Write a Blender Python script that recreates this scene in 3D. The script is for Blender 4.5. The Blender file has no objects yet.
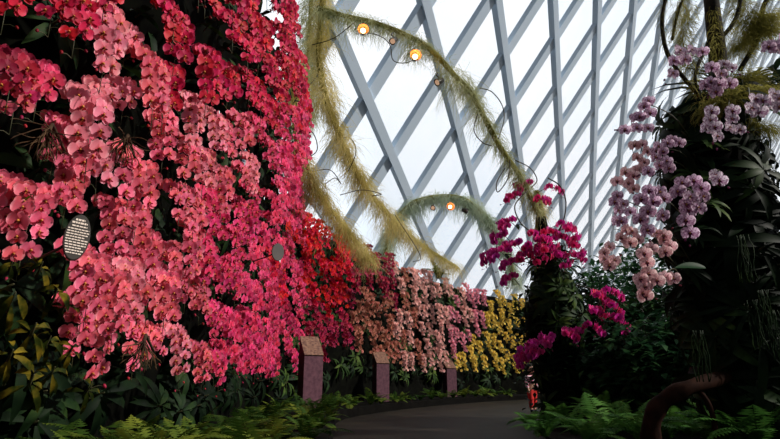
import bpy, bmesh, math, random
from mathutils import Vector, Matrix, noise as mnoise

# ------------------------------------------------------------------ camera, sky, sun, exposure
SC = bpy.context.scene
COL = SC.collection
F = 560.0
TH = math.atan((383 - 219.5) / F)
EYE = Vector((0, 0, 0.55))
cd = bpy.data.cameras.new('camera')
cd.sensor_width = 36.0
cd.lens = F / 780 * 36
cd.clip_end = 1000
cam = bpy.data.objects.new('camera', cd)
cam.location = EYE
cam.rotation_euler = (math.pi / 2 + TH, 0, 0)
COL.objects.link(cam)
SC.camera = cam
SC.view_settings.view_transform = 'Standard'
SC.view_settings.look = 'None'
SC.view_settings.exposure = 0.0
SC.view_settings.gamma = 1.0
SC.view_settings.use_curve_mapping = False

SKY = 1.26            # brightness of the cloudy sky beyond the glass
SKY_BACK = 0.27       # brightness of the sky behind the camera
SUN = 4.4
SUN_DIR = Vector((0.80, -0.14, 0.56)).normalized()     # towards the sun

w = bpy.data.worlds.new('sky')
SC.world = w
w.use_nodes = True
nt = w.node_tree
nt.nodes.clear()
tc = nt.nodes.new('ShaderNodeTexCoord')
dot = nt.nodes.new('ShaderNodeVectorMath'); dot.operation = 'DOT_PRODUCT'
dot.inputs[1].default_value = Vector((0.12, 0.95, 0.30)).normalized()
mr = nt.nodes.new('ShaderNodeMapRange')
mr.inputs['From Min'].default_value = 0.05
mr.inputs['From Max'].default_value = 0.75
mr.inputs['To Min'].default_value = SKY_BACK
mr.inputs['To Max'].default_value = SKY
ns = nt.nodes.new('ShaderNodeTexNoise'); ns.inputs['Scale'].default_value = 2.6; ns.inputs['Detail'].default_value = 4
rp = nt.nodes.new('ShaderNodeValToRGB')
rp.color_ramp.elements[0].position = 0.36; rp.color_ramp.elements[0].color = (0.80, 0.88, 0.97, 1)
rp.color_ramp.elements[1].position = 0.58; rp.color_ramp.elements[1].color = (0.93, 0.94, 0.98, 1)
bg = nt.nodes.new('ShaderNodeBackground')
out = nt.nodes.new('ShaderNodeOutputWorld')
L = nt.links.new
L(tc.outputs['Generated'], dot.inputs[0]); L(dot.outputs['Value'], mr.inputs['Value'])
L(tc.outputs['Generated'], ns.inputs['Vector']); L(ns.outputs['Fac'], rp.inputs['Fac'])
L(rp.outputs['Color'], bg.inputs['Color']); L(mr.outputs['Result'], bg.inputs['Strength'])
L(bg.outputs['Background'], out.inputs['Surface'])

sd = bpy.data.lights.new('sun', 'SUN')
sd.energy = SUN; sd.angle = math.radians(2.5); sd.color = (1.0, 0.93, 0.86)
sun = bpy.data.objects.new('sun', sd)
sun.rotation_euler = SUN_DIR.to_track_quat('Z', 'Y').to_euler()
sun.location = SUN_DIR * 30
COL.objects.link(sun)

# ------------------------------------------------------------------ helpers
R = random.Random(7)
FW = Vector((0, math.cos(TH), math.sin(TH)))
UP = Vector((0, -math.sin(TH), math.cos(TH)))

def ray(px, py):
    return Vector(((px - 390) / F, 0, 0)) + FW + UP * ((219.5 - py) / F)

def at(px, py, Y):
    d = ray(px, py)
    return EYE + d * (Y / d.y)

def proj(p):
    d = Vector(p) - EYE
    z = d.dot(FW)
    if z < 0.05: return (-9999, -9999)
    return (390 + F * d.x / z, 219.5 - F * d.dot(UP) / z)

def tag(o, label=None, cat=None, group=None, kind=None):
    if label: o['label'] = label
    if cat: o['category'] = cat
    if group: o['group'] = group
    if kind: o['kind'] = kind
    return o

def empty(name, loc=(0, 0, 0), rotz=0.0):
    o = bpy.data.objects.new(name, None)
    o.empty_display_size = 0.05
    o.location = loc
    o.rotation_euler = (0, 0, rotz)
    COL.objects.link(o)
    return o

def link(name, me, parent=None, M=None):
    o = bpy.data.objects.new(name, me)
    COL.objects.link(o)
    if parent is not None: o.parent = parent
    if M is not None: o.matrix_basis = M
    return o

class MB:
    """collects faces for one mesh"""
    def __init__(s): s.v = []; s.f = []; s.a = []
    def add(s, vs, fs, attr=None):
        b = len(s.v)
        s.v += [tuple(v) for v in vs]
        s.f += [tuple(i + b for i in f) for f in fs]
        s.a += attr if attr else [0.0] * len(vs)
    def box(s, c, ax, ay, az):
        c, ax, ay, az = Vector(c), Vector(ax), Vector(ay), Vector(az)
        vs = [c + ax * i + ay * j + az * k for i in (-1, 1) for j in (-1, 1) for k in (-1, 1)]
        s.add(vs, [(0, 1, 3, 2), (4, 6, 7, 5), (0, 4, 5, 1), (2, 3, 7, 6), (0, 2, 6, 4), (1, 5, 7, 3)])
    def tube(s, pts, rads, n=6, caps=True):
        pts = [Vector(p) for p in pts]
        if not isinstance(rads, (list, tuple)): rads = [rads] * len(pts)
        vs = []; fs = []
        prev = None
        for i, p in enumerate(pts):
            t = (pts[min(i + 1, len(pts) - 1)] - pts[max(i - 1, 0)])
            t = t.normalized() if t.length > 1e-9 else Vector((0, 0, 1))
            if prev is None:
                u = t.orthogonal().normalized()
            else:
                u = prev - t * prev.dot(t)
                u = u.normalized() if u.length > 1e-6 else t.orthogonal().normalized()
            prev = u
            w_ = t.cross(u)
            for k in range(n):
                a = 2 * math.pi * k / n
                vs.append(p + (u * math.cos(a) + w_ * math.sin(a)) * rads[i])
        for i in range(len(pts) - 1):
            for k in range(n):
                k2 = (k + 1) % n
                fs.append((i * n + k, i * n + k2, (i + 1) * n + k2, (i + 1) * n + k))
        if caps:
            fs.append(tuple(range(n - 1, -1, -1)))
            fs.append(tuple(range((len(pts) - 1) * n, len(pts) * n)))
        s.add(vs, fs)
    def leaf(s, p, d, side, length, width, curl=0.3, n=4, droop=Vector((0, 0, -1)), peak=0.45):
        """a blade from p along d, bending towards droop, folded a little along its midrib"""
        p = Vector(p); d = Vector(d).normalized(); side = Vector(side)
        side = (side - d * side.dot(d))
        side = side.normalized() if side.length > 1e-6 else d.orthogonal().normalized()
        vs = []; fs = []; at_ = []
        q = p.copy()
        for i in range(n + 1):
            t = i / n
            wd = width * 0.5 * max(0.04, math.sin(math.pi * min(1, (t * 0.96 + 0.03)) ** (math.log(0.5) / math.log(peak))) ** 0.8)
            nn = side.cross(d).normalized()
            vs += [q - side * wd + nn * wd * 0.25, q, q + side * wd + nn * wd * 0.25]
            at_ += [t, t, t]
            d = (d + droop * curl / n).normalized()
            q = q + d * (length / n)
        for i in range(n):
            b = i * 3
            fs += [(b, b + 1, b + 4, b + 3), (b + 1, b + 2, b + 5, b + 4)]
        s.add(vs, fs, at_)
    def mesh(s, name, mat, smooth=True):
        me = bpy.data.meshes.new(name)
        me.from_pydata(s.v, [], s.f)
        a = me.attributes.new('pat', 'FLOAT', 'POINT')
        a.data.foreach_set('value', s.a)
        if smooth: me.polygons.foreach_set('use_smooth', [True] * len(me.polygons))
        if mat is not None: me.materials.append(mat)
        me.update()
        return me
    def obj(s, name, mat, parent=None, M=None, smooth=True):
        return link(name, s.mesh(name, mat, smooth), parent, M)

def srgb(r, g, b):
    f = lambda c: (c / 255 / 12.92) if c <= 10 else ((c / 255 + 0.055) / 1.055) ** 2.4
    return (f(r), f(g), f(b), 1)

def curve_pts(ctrl, n=24):
    """Catmull-Rom through the control points"""
    c = [Vector(p) for p in ctrl]
    c = [c[0] * 2 - c[1]] + c + [c[-1] * 2 - c[-2]]
    res = []
    seg = len(c) - 3
    for k in range(n + 1):
        u = k / n * seg
        i = min(int(u), seg - 1); t = u - i
        p0, p1, p2, p3 = c[i:i + 4]
        res.append(0.5 * ((2 * p1) + (p2 - p0) * t + (2 * p0 - 5 * p1 + 4 * p2 - p3) * t * t + (3 * p1 - p0 - 3 * p2 + p3) * t ** 3))
    return res

# ------------------------------------------------------------------ materials
def newmat(name):
    m = bpy.data.materials.new(name); m.use_nodes = True
    t = m.node_tree; t.nodes.clear()
    o = t.nodes.new('ShaderNodeOutputMaterial')
    return m, t, o

def surf(name, c1, c2, rough=0.8, scale=6.0, spec=0.3, bump=0.0, detail=6, metallic=0.0, coords='Object'):
    m, t, o = newmat(name)
    b = t.nodes.new('ShaderNodeBsdfPrincipled')
    b.inputs['Roughness'].default_value = rough
    b.inputs['Specular IOR Level'].default_value = spec
    b.inputs['Metallic'].default_value = metallic
    n = t.nodes.new('ShaderNodeTexNoise'); n.inputs['Scale'].default_value = scale; n.inputs['Detail'].default_value = detail
    tcn = t.nodes.new('ShaderNodeTexCoord')
    r = t.nodes.new('ShaderNodeValToRGB')
    r.color_ramp.elements[0].position = 0.35; r.color_ramp.elements[0].color = c1
    r.color_ramp.elements[1].position = 0.65; r.color_ramp.elements[1].color = c2
    t.links.new(tcn.outputs[coords], n.inputs['Vector'])
    t.links.new(n.outputs['Fac'], r.inputs['Fac']); t.links.new(r.outputs['Color'], b.inputs['Base Color'])
    if bump:
        bp = t.nodes.new('ShaderNodeBump'); bp.inputs['Strength'].default_value = bump
        t.links.new(n.outputs['Fac'], bp.inputs['Height']); t.links.new(bp.outputs['Normal'], b.inputs['Normal'])
    t.links.new(b.outputs['BSDF'], o.inputs['Surface'])
    return m

def petal(name, centre, mid, edge, trans=0.30, var=0.25, veins=0.0, vein_col=None, hue=0.011):
    """a petal: throat colour, body colour, edge colour along the blade; each flower varies a little"""
    m, t, o = newmat(name)
    a = t.nodes.new('ShaderNodeAttribute'); a.attribute_name = 'pat'
    r = t.nodes.new('ShaderNodeValToRGB')
    e = r.color_ramp.elements
    e[0].position = 0.0; e[0].color = centre
    e[1].position = 1.0; e[1].color = edge
    x = e.new(0.36); x.color = mid
    x = e.new(0.72); x.color = mid
    t.links.new(a.outputs['Fac'], r.inputs['Fac'])
    col = r.outputs['Color']
    if veins:
        tcn = t.nodes.new('ShaderNodeTexCoord')
        n = t.nodes.new('ShaderNodeTexNoise'); n.inputs['Scale'].default_value = 75; n.inputs['Detail'].default_value = 2
        cr = t.nodes.new('ShaderNodeValToRGB')
        cr.color_ramp.elements[0].position = 0.48; cr.color_ramp.elements[0].color = (0, 0, 0, 1)
        cr.color_ramp.elements[1].position = 0.60; cr.color_ramp.elements[1].color = (veins, veins, veins, 1)
        mx = t.nodes.new('ShaderNodeMixRGB'); mx.inputs[2].default_value = vein_col
        t.links.new(tcn.outputs['Object'], n.inputs['Vector']); t.links.new(n.outputs['Fac'], cr.inputs['Fac'])
        t.links.new(cr.outputs['Color'], mx.inputs[0]); t.links.new(col, mx.inputs[1])
        col = mx.outputs[0]
    oi = t.nodes.new('ShaderNodeObjectInfo')
    hs = t.nodes.new('ShaderNodeHueSaturation')
    m1 = t.nodes.new('ShaderNodeMapRange'); m1.inputs['To Min'].default_value = 1 - var; m1.inputs['To Max'].default_value = 1 + var * 0.6
    m2 = t.nodes.new('ShaderNodeMapRange'); m2.inputs['To Min'].default_value = 0.5 - hue; m2.inputs['To Max'].default_value = 0.5 + hue
    sc_ = t.nodes.new('ShaderNodeMath'); sc_.operation = 'MULTIPLY'; sc_.inputs[1].default_value = 7.31
    fr = t.nodes.new('ShaderNodeMath'); fr.operation = 'FRACT'
    t.links.new(oi.outputs['Random'], m1.inputs['Value'])
    t.links.new(oi.outputs['Random'], sc_.inputs[0]); t.links.new(sc_.outputs[0], fr.inputs[0]); t.links.new(fr.outputs[0], m2.inputs['Value'])
    t.links.new(m1.outputs['Result'], hs.inputs['Value']); t.links.new(m2.outputs['Result'], hs.inputs['Hue'])
    t.links.new(col, hs.inputs['Color'])
    p = t.nodes.new('ShaderNodeBsdfPrincipled'); p.inputs['Roughness'].default_value = 0.55; p.inputs['Specular IOR Level'].default_value = 0.25
    tr = t.nodes.new('ShaderNodeBsdfTranslucent')
    mix = t.nodes.new('ShaderNodeMixShader'); mix.inputs[0].default_value = trans
    t.links.new(hs.outputs['Color'], p.inputs['Base Color']); t.links.new(hs.outputs['Color'], tr.inputs['Color'])
    t.links.new(p.outputs['BSDF'], mix.inputs[1]); t.links.new(tr.outputs['BSDF'], mix.inputs[2])
    t.links.new(mix.outputs['Shader'], o.inputs['Surface'])
    return m

def leafmat(name, c1, c2, c3, trans=0.22, rough=0.55, scale=5.0, spec=0.07):
    m, t, o = newmat(name)
    tcn = t.nodes.new('ShaderNodeTexCoord')
    oi = t.nodes.new('ShaderNodeObjectInfo')
    n = t.nodes.new('ShaderNodeTexNoise'); n.inputs['Scale'].default_value = scale; n.inputs['Detail'].default_value = 3
    ad = t.nodes.new('ShaderNodeVectorMath'); ad.operation = 'ADD'
    t.links.new(tcn.outputs['Object'], ad.inputs[0]); t.links.new(oi.outputs['Location'], ad.inputs[1])
    t.links.new(ad.outputs[0], n.inputs['Vector'])
    r = t.nodes.new('ShaderNodeValToRGB')
    e = r.color_ramp.elements
    e[0].position = 0.32; e[0].color = c1
    e[1].position = 0.70; e[1].color = c3
    x = e.new(0.5); x.color = c2
    t.links.new(n.outputs['Fac'], r.inputs['Fac'])
    p = t.nodes.new('ShaderNodeBsdfPrincipled'); p.inputs['Roughness'].default_value = rough; p.inputs['Specular IOR Level'].default_value = spec
    tr = t.nodes.new('ShaderNodeBsdfTranslucent')
    mix = t.nodes.new('ShaderNodeMixShader'); mix.inputs[0].default_value = trans
    t.links.new(r.outputs['Color'], p.inputs['Base Color']); t.links.new(r.outputs['Color'], tr.inputs['Color'])
    t.links.new(p.outputs['BSDF'], mix.inputs[1]); t.links.new(tr.outputs['BSDF'], mix.inputs[2])
    t.links.new(mix.outputs['Shader'], o.inputs['Surface'])
    return m

M = {}
M['beam'] = surf('painted_steel', (0.60, 0.73, 0.86, 1), (0.64, 0.76, 0.88, 1), rough=0.5, scale=0.3)
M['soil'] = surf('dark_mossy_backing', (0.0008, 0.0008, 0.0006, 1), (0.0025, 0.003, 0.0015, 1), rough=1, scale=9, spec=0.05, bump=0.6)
M['earth'] = surf('bed_soil', (0.001, 0.0008, 0.0006, 1), (0.0035, 0.003, 0.002, 1), rough=1, scale=7, spec=0.05, bump=0.5)
M['path'] = surf('wet_stone_path', (0.005, 0.0045, 0.0035, 1), (0.018, 0.015, 0.010, 1), rough=0.60, scale=1.6, spec=0.08, bump=0.15)
M['bark'] = surf('dark_bark', (0.006, 0.005, 0.004, 1), (0.025, 0.02, 0.014, 1), rough=0.9, scale=18, spec=0.1, bump=0.7)
M['redbark'] = surf('brown_root', (0.009, 0.004, 0.003, 1), (0.026, 0.011, 0.007, 1), rough=0.8, scale=14, spec=0.03, bump=0.6)
M['vine'] = surf('vine', (0.02, 0.016, 0.012, 1), (0.06, 0.045, 0.03, 1), rough=0.7, scale=10)
M['moss_grey'] = leafmat('grey_green_moss', (0.28, 0.31, 0.15, 1), (0.46, 0.48, 0.25, 1), (0.64, 0.64, 0.38, 1), trans=0.55, rough=0.9, scale=2.5, spec=0.05)
M['moss_gold'] = leafmat('golden_moss', (0.44, 0.36, 0.11, 1), (0.64, 0.54, 0.20, 1), (0.80, 0.70, 0.36, 1), trans=0.55, rough=0.9, scale=2.5, spec=0.05)
M['moss_dark'] = leafmat('olive_moss', (0.12, 0.115, 0.02, 1), (0.28, 0.26, 0.06, 1), (0.46, 0.42, 0.12, 1), trans=0.55, rough=0.9, scale=3.5, spec=0.05)
M['moss_hazed'] = leafmat('hazed_green_moss', (0.34, 0.42, 0.30, 1), (0.48, 0.56, 0.42, 1), (0.60, 0.66, 0.50, 1), trans=0.55, rough=0.9, scale=2.0, spec=0.05)  # far arch's green, with distance haze mixed in as paleness
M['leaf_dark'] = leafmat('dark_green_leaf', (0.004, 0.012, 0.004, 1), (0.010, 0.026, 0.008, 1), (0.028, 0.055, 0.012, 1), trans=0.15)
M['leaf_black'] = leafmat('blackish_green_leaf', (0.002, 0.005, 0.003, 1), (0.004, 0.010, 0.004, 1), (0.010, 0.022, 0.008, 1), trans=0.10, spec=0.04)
M['leaf_mid'] = leafmat('mid_green_leaf', (0.012, 0.030, 0.006, 1), (0.03, 0.065, 0.012, 1), (0.08, 0.12, 0.02, 1), trans=0.25)
M['leaf_yellow'] = leafmat('yellowing_leaf', (0.005, 0.010, 0.002, 1), (0.025, 0.035, 0.004, 1), (0.24, 0.17, 0.015, 1), trans=0.25, scale=7)
M['leaf_shrub'] = leafmat('glossy_shrub_leaf', (0.008, 0.028, 0.012, 1), (0.02, 0.065, 0.026, 1), (0.07, 0.16, 0.05, 1), trans=0.35, rough=0.45)
M['fern'] = leafmat('fern_green', (0.008, 0.026, 0.005, 1), (0.035, 0.075, 0.010, 1), (0.16, 0.19, 0.022, 1), trans=0.30, scale=2.0, rough=0.6, spec=0.05)
M['fern_cool'] = leafmat('lifted_fern_green', (0.03, 0.09, 0.016, 1), (0.06, 0.16, 0.026, 1), (0.12, 0.24, 0.04, 1), trans=0.30, scale=2.0, rough=0.6, spec=0.05)  # green raised to make up for the shade of the pillars
M['stem'] = surf('orchid_stem', (0.03, 0.035, 0.012, 1), (0.07, 0.06, 0.025, 1), rough=0.6, scale=12)
M['root'] = surf('dry_roots', (0.03, 0.014, 0.006, 1), (0.10, 0.05, 0.02, 1), rough=0.9, scale=14)
M['stone'] = surf('purple_brown_stone', (0.085, 0.032, 0.050, 1), (0.15, 0.062, 0.085, 1), rough=0.75, scale=16, bump=0.25)
M['panel'] = surf('speckled_panel', (0.10, 0.045, 0.035, 1), (0.26, 0.14, 0.09, 1), rough=0.6, scale=26, spec=0.25)
M['sign'] = surf('brown_sign_plate', (0.018, 0.014, 0.010, 1), (0.028, 0.020, 0.014, 1), rough=0.45, scale=3)
M['print'] = surf('cream_print', (0.75, 0.62, 0.52, 1), (0.85, 0.72, 0.62, 1), rough=0.6, scale=5)
M['grey_sign'] = surf('grey_sign_plate', (0.045, 0.036, 0.032, 1), (0.07, 0.055, 0.05, 1), rough=0.5, scale=6)
M['lamp'] = surf('lamp_housing', (0.015, 0.014, 0.012, 1), (0.03, 0.026, 0.02, 1), rough=0.4, scale=6)

def emit(name, c, s):
    m, t, o = newmat(name)
    e = t.nodes.new('ShaderNodeEmission'); e.inputs['Color'].default_value = c; e.inputs['Strength'].default_value = s
    t.links.new(e.outputs[0], o.inputs['Surface'])
    return m
M['bulb'] = emit('lit_warm_bulb', (1.0, 0.60, 0.26, 1), 12.0)
M['bowl'] = surf('halo_orange', (0.16, 0.055, 0.012, 1), (0.20, 0.07, 0.016, 1), rough=0.45, scale=4)  # orange of the lamp halo put into the bowl's colour
M['bulb_dim'] = emit('faint_warm_bulb', (1.0, 0.60, 0.38, 1), 0.5)

m, t, o = newmat('glazing')
tr = t.nodes.new('ShaderNodeBsdfTransparent'); tr.inputs['Color'].default_value = (0.96, 0.98, 0.985, 1)
gl = t.nodes.new('ShaderNodeBsdfGlossy'); gl.inputs['Roughness'].default_value = 0.05
mx = t.nodes.new('ShaderNodeMixShader'); mx.inputs[0].default_value = 0.04
t.links.new(tr.outputs[0], mx.inputs[1]); t.links.new(gl.outputs[0], mx.inputs[2]); t.links.new(mx.outputs[0], o.inputs['Surface'])
M['glass'] = m

S = srgb
PET = {
    'crimson': petal('crimson_petal', S(130, 8, 34), S(214, 28, 72), S(240, 84, 122), var=0.3),
    'salmon': petal('salmon_petal', S(196, 60, 74), S(246, 138, 156), S(253, 182, 190), var=0.18),
    'coral': petal('coral_petal', S(170, 36, 60), S(240, 104, 128), S(250, 158, 172), var=0.25),
    'hotpink': petal('hot_pink_petal', S(165, 16, 60), S(234, 60, 112), S(248, 122, 160), var=0.28),
    'red': petal('red_petal', S(140, 4, 20), S(224, 20, 48), S(236, 50, 72), var=0.3),
    'wine': petal('wine_petal', S(100, 6, 30), S(170, 24, 66), S(205, 70, 105), var=0.4),
    'bronze': petal('bronze_petal', S(90, 20, 20), S(190, 112, 96), S(220, 164, 130), var=0.4),
    'peach': petal('peach_petal', S(190, 90, 90), S(242, 182, 172), S(250, 212, 204), var=0.25),
    'pink': petal('pink_petal', S(190, 60, 90), S(242, 150, 170), S(250, 194, 204), var=0.25),
    'yellow': petal('yellow_petal', S(170, 120, 30), S(240, 206, 84), S(248, 228, 140), var=0.3),
    'magenta': petal('magenta_petal', S(120, 0, 50), S(224, 36, 134), S(246, 112, 184), var=0.3, hue=0.03),
    'purple': petal('purple_petal', S(110, 0, 70), S(212, 44, 144), S(236, 112, 186), var=0.3, hue=0.03),
    'mauve': petal('mauve_petal', S(120, 50, 90), S(224, 194, 218), S(244, 226, 240), trans=0.58, var=0.16, veins=0.75, vein_col=S(128, 58, 104)),
    'blush': petal('blush_petal', S(140, 60, 80), S(252, 212, 214), S(255, 236, 232), trans=0.62, var=0.15, veins=0.6, vein_col=S(176, 92, 110)),
    'white': petal('pale_spotted_petal', S(130, 60, 100), S(240, 226, 238), S(250, 242, 250), trans=0.55, var=0.12, veins=0.8, vein_col=S(140, 74, 120)),
}
LIP = {
    'warm': petal('lip_dark_crimson', S(210, 140, 60), S(130, 10, 30), S(150, 20, 40), trans=0.1),
    'plum': petal('lip_plum', S(200, 150, 70), S(90, 20, 60), S(110, 30, 80), trans=0.1),
}

# ------------------------------------------------------------------ building: glazing and its lattice of beams
GN = Vector((0.69240097, -0.39858554, -0.6014237))
GH = Vector((0.49889905, 0.8666601, 0.0))
GV = Vector((0.52122992, -0.30004971, 0.79893024))
GP = Vector((5.89285714, 27.00350962, 15.10312092))
win = tag(empty('window_1', GP), kind='structure')
def glass_rect(h0, h1, v0, v1):
    b = MB(); vs = [GH * h + GV * v - GN * 0.35 for h, v in ((h0, v0), (h1, v0), (h1, v1), (h0, v1))]
    b.add(vs, [(0, 1, 2, 3)])
    return b
VLOW = -GP.z / GV.z
glass_rect(-60, 170, VLOW - 0.2, 45).obj('pane', M['glass'], win, smooth=False)
def beam_mb(ang, off, wdt, dep, back=0.0):
    dr = GH * math.cos(ang) + GV * math.sin(ang)
    pe = -GH * math.sin(ang) + GV * math.cos(ang)
    lo, hi = VLOW, 45
    s0, s1 = (lo - off * math.cos(ang)) / math.sin(ang), (hi - off * math.cos(ang)) / math.sin(ang)
    b = MB()
    c = pe * off + dr * (s0 + s1) / 2 - GN * back
    b.box(c, dr * abs(s1 - s0) / 2, pe * wdt / 2, GN * dep / 2)
    return b
AA, A0, DA = 2.76446263, 7.45700022, -4.12873933
BA, B0, DB = 1.54029085, 12.43476263, -3.4711663
for i in range(-5, 26):
    beam_mb(AA, A0 + DA * i, 0.42, 0.36).obj('beam', M['beam'], win, smooth=False)
for i in range(-4, 34):
    beam_mb(BA, B0 + DB * i, 0.62, 0.26, 0.05).obj('beam', M['beam'], win, smooth=False)

# mist hanging in the far part of the dome
m, t, o = newmat('mist')
vs_ = t.nodes.new('ShaderNodeVolumeScatter'); vs_.inputs['Density'].default_value = 0.006; vs_.inputs['Anisotropy'].default_value = 0.3
vs_.inputs['Color'].default_value = (0.97, 1.0, 0.99, 1)
t.links.new(vs_.outputs[0], o.inputs['Volume'])
b = MB(); b.box((32, 62, 17), (34, 0, 0), (0, 34, 0), (0, 0, 16.9))
tag(b.obj('mist', m, smooth=False), kind='stuff')

# the ground, the path and the beds
def ground_patch(name, poly, z, mat, bumpy=0.0, n=0, thick=0.0, kind='structure'):
    bm = bmesh.new()
    top = [bm.verts.new((x, y, z)) for x, y in poly]
    f = bm.faces.new(top)
    if f.normal.z < 0: f.normal_flip()
    if thick:
        r = bmesh.ops.extrude_face_region(bm, geom=[f])
        for v in r['geom']:
            if isinstance(v, bmesh.types.BMVert): v.co.z -= thick
    bmesh.ops.recalc_face_normals(bm, faces=bm.faces)
    me = bpy.data.meshes.new(name); bm.to_mesh(me); bm.free()
    me.materials.append(mat)
    return tag(link(name, me), kind=kind)
ground_patch('floor', [(-60, -20), (120, -20), (120, 200), (-60, 200)], 0.0, M['path'])

# ------------------------------------------------------------------ the planted wall: plan curve and lean
PLAN = curve_pts([(-1.80, 0.6, 0), (-1.62, 2.2, 0), (-1.55, 4.0, 0), (-1.62, 6.5, 0), (-1.75, 9.2, 0), (-1.15, 11.8, 0), (0.15, 15.0, 0), (2.0, 18.4, 0), (4.2, 21.2, 0), (7.5, 23.6, 0)], 180)
ARC = [0.0]
for a, b in zip(PLAN, PLAN[1:]): ARC.append(ARC[-1] + (b - a).length)
def plan(s):
    s = max(0.0, min(ARC[-1] - 1e-6, s))
    lo, hi = 0, len(ARC) - 1
    while hi - lo > 1:
        mid = (lo + hi) // 2
        if ARC[mid] <= s: lo = mid
        else: hi = mid
    t = (s - ARC[lo]) / (ARC[hi] - ARC[lo])
    p = PLAN[lo].lerp(PLAN[hi], t)
    d = (PLAN[hi] - PLAN[lo]).normalized()
    return p, Vector((d.y, -d.x, 0)), d          # point, normal towards the path, tangent
def lean(s, z):
    near = max(0.0, min(1.0, (9.5 - s) / 4.0))
    return (0.10 + 0.50 * near) * max(0.0, min(1.0, (z - 0.9) / 2.4))
def wall_pt(s, z, out=0.0):
    p, n, d = plan(s)
    return p + n * (lean(s, z) + out) + Vector((0, 0, z)), n, d
def wall_top(s):
    return 4.3 if s < 3.5 else (4.3 - (s - 3.5) / 3.5 * 0.75 if s < 7 else 3.55 + .2 * max(0, min(1, (s - 10) / 3)))

nS, nZ = 150, 26
b = MB()
idx = {}
for i in range(nS + 1):
    s = ARC[-1] * i / nS
    for j in range(nZ + 1):
        z = (wall_top(s) - 0.05) * j / nZ
        o_ = -0.34 + 0.16 * mnoise.noise(Vector((s * 2.2, z * 2.2, 0)))
        p, n, d = wall_pt(s, z, o_)
        idx[(i, j)] = len(b.v); b.v.append(tuple(p)); b.a.append(0)
HR = random.Random(5)
for i in range(nS):
    for j in range(nZ):
        s = ARC[-1] * i / nS
        if j > 12 and s < 9 and HR.random() < 0.035: continue      # gaps in the planting through which the sky shows
        b.f.append((idx[(i, j)], idx[(i + 1, j)], idx[(i + 1, j + 1)], idx[(i, j + 1)]))
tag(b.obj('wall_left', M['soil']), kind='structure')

def bed_poly():
    left = [plan(ARC[-1] * k / 40)[0] - plan(ARC[-1] * k / 40)[1] * 0.45 for k in range(41)]
    right = []
    for k in range(41):
        s = ARC[-1] * k / 40
        p, n, d = plan(s)
        right.append(p + n * (1.0 if s > 6 else 1.0 + 0.25 * (6 - s) / 6))
    return [(p.x, p.y) for p in left] + [(p.x, p.y) for p in reversed(right)]
bp = bed_poly()
ground_patch('planting_bed', bp, 0.14, M['earth'], thick=0.16)
ground_patch('planting_bed', [(1.05, 3.2), (1.35, 5.2), (1.75, 6.4), (2.7, 9.5), (4.0, 13.0), (6.0, 16), (14, 18), (14, 2.6), (1.2, 2.4)], 0.12, M['earth'], thick=0.14)

# ------------------------------------------------------------------ flowers
def blade(b, ang, length, width, z0, cup, nu=4, nv=5, p=0.8, back=0.0):
    ca, sa = math.cos(ang), math.sin(ang)
    vs = []; fs = []; aa = []
    ts = {5: (0, .2, .48, .75, .92, 1), 3: (0, .35, .8, 1), 2: (0, .55, 1)}[nv]
    for j in range(nv + 1):
        t = ts[j]
        c = 0.62 - (p - .72) * .3
        wd = width / 2 * ((0.22 + .78 * math.sin(math.pi / 2 * t / c) ** 1.2) if t < c else max(.25 if nv > 2 else .45, math.sqrt(max(0, 1 - ((t - c) / (1.02 - c)) ** 2))))
        for i in range(nu + 1):
            u = i / nu * 2 - 1
            l = length * (t - 0.05 * u * u * t)
            x = u * wd
            z = z0 + cup * (t * t) - back * t + 0.10 * width * (u * u) * t
            vs.append((ca * l - sa * x, sa * l + ca * x, z))
            aa.append(t)
    for j in range(nv):
        for i in range(nu):
            k = j * (nu + 1) + i
            fs.append((k, k + 1, k + nu + 2, k + nu + 1))
    b.add(vs, fs, aa)

def flower_mesh(name, mat, kind):
    b = MB()
    D = math.radians
    if kind == 'moth':
        for a, l, w_ in ((90, .050, .036), (222, .050, .034), (318, .050, .034)): blade(b, D(a), l, w_, -0.002, -0.004, p=0.95)
        for a in (12, 168): blade(b, D(a), .054, .064, 0.003, 0.006, p=0.72)
    elif kind == 'mid':
        for a, l, w_ in ((90, .050, .036), (222, .050, .034), (318, .050, .034)): blade(b, D(a), l, w_, -0.002, -0.004, nu=2, nv=3, p=0.95)
        for a in (12, 168): blade(b, D(a), .054, .062, 0.003, 0.006, nu=2, nv=3, p=0.72)
    else:
        for a, l, w_ in ((90, .048, .040), (222, .048, .036), (318, .048, .036), (12, .050, .048), (168, .050, .048)):
            blade(b, D(a), l, w_, 0, 0.003, nu=2, nv=2, p=0.85)
        blade(b, D(270), .022, .022, .008, 0.012, nu=2, nv=2)
    return b.mesh(name, mat)

def lip_mesh(name, mat):
    b = MB(); D = math.radians
    blade(b, D(270), .026, .016, .004, .012, nu=2, nv=3)
    blade(b, D(205), .014, .012, .004, .012, nu=2, nv=2)
    blade(b, D(335), .014, .012, .004, .012, nu=2, nv=2)
    b.tube([(0, .002, .002), (0, .004, .011), (0, .001, .016)], [.0035, .0045, .003], 6)
    b.a = [0.05 if i > len(b.v) - 19 else a for i, a in enumerate(b.a)]
    return b.mesh(name, mat)

FM = {}
for c, mt_ in PET.items():
    for k in ('moth', 'mid', 'mini'): FM[(c, k)] = flower_mesh('flower_' + c, mt_, k)
LM = {k: lip_mesh('lip_' + k, v) for k, v in LIP.items()}
b = MB(); b.tube([(0, 0, -.016), (0, 0, -.010), (0, 0, 0), (0, 0, .008), (0, 0, .013)], [.003, .008, .0095, .006, .001], 7)
BUD = {c: b.mesh('bud_' + c, PET[c]) for c in PET}

def frame(z, up):
    z = Vector(z).normalized(); up = Vector(up)
    x = up.cross(z)
    x = x.normalized() if x.length > 1e-5 else z.orthogonal().normalized()
    y = z.cross(x)
    m_ = Matrix((x, y, z)).transposed()
    return m_

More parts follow.
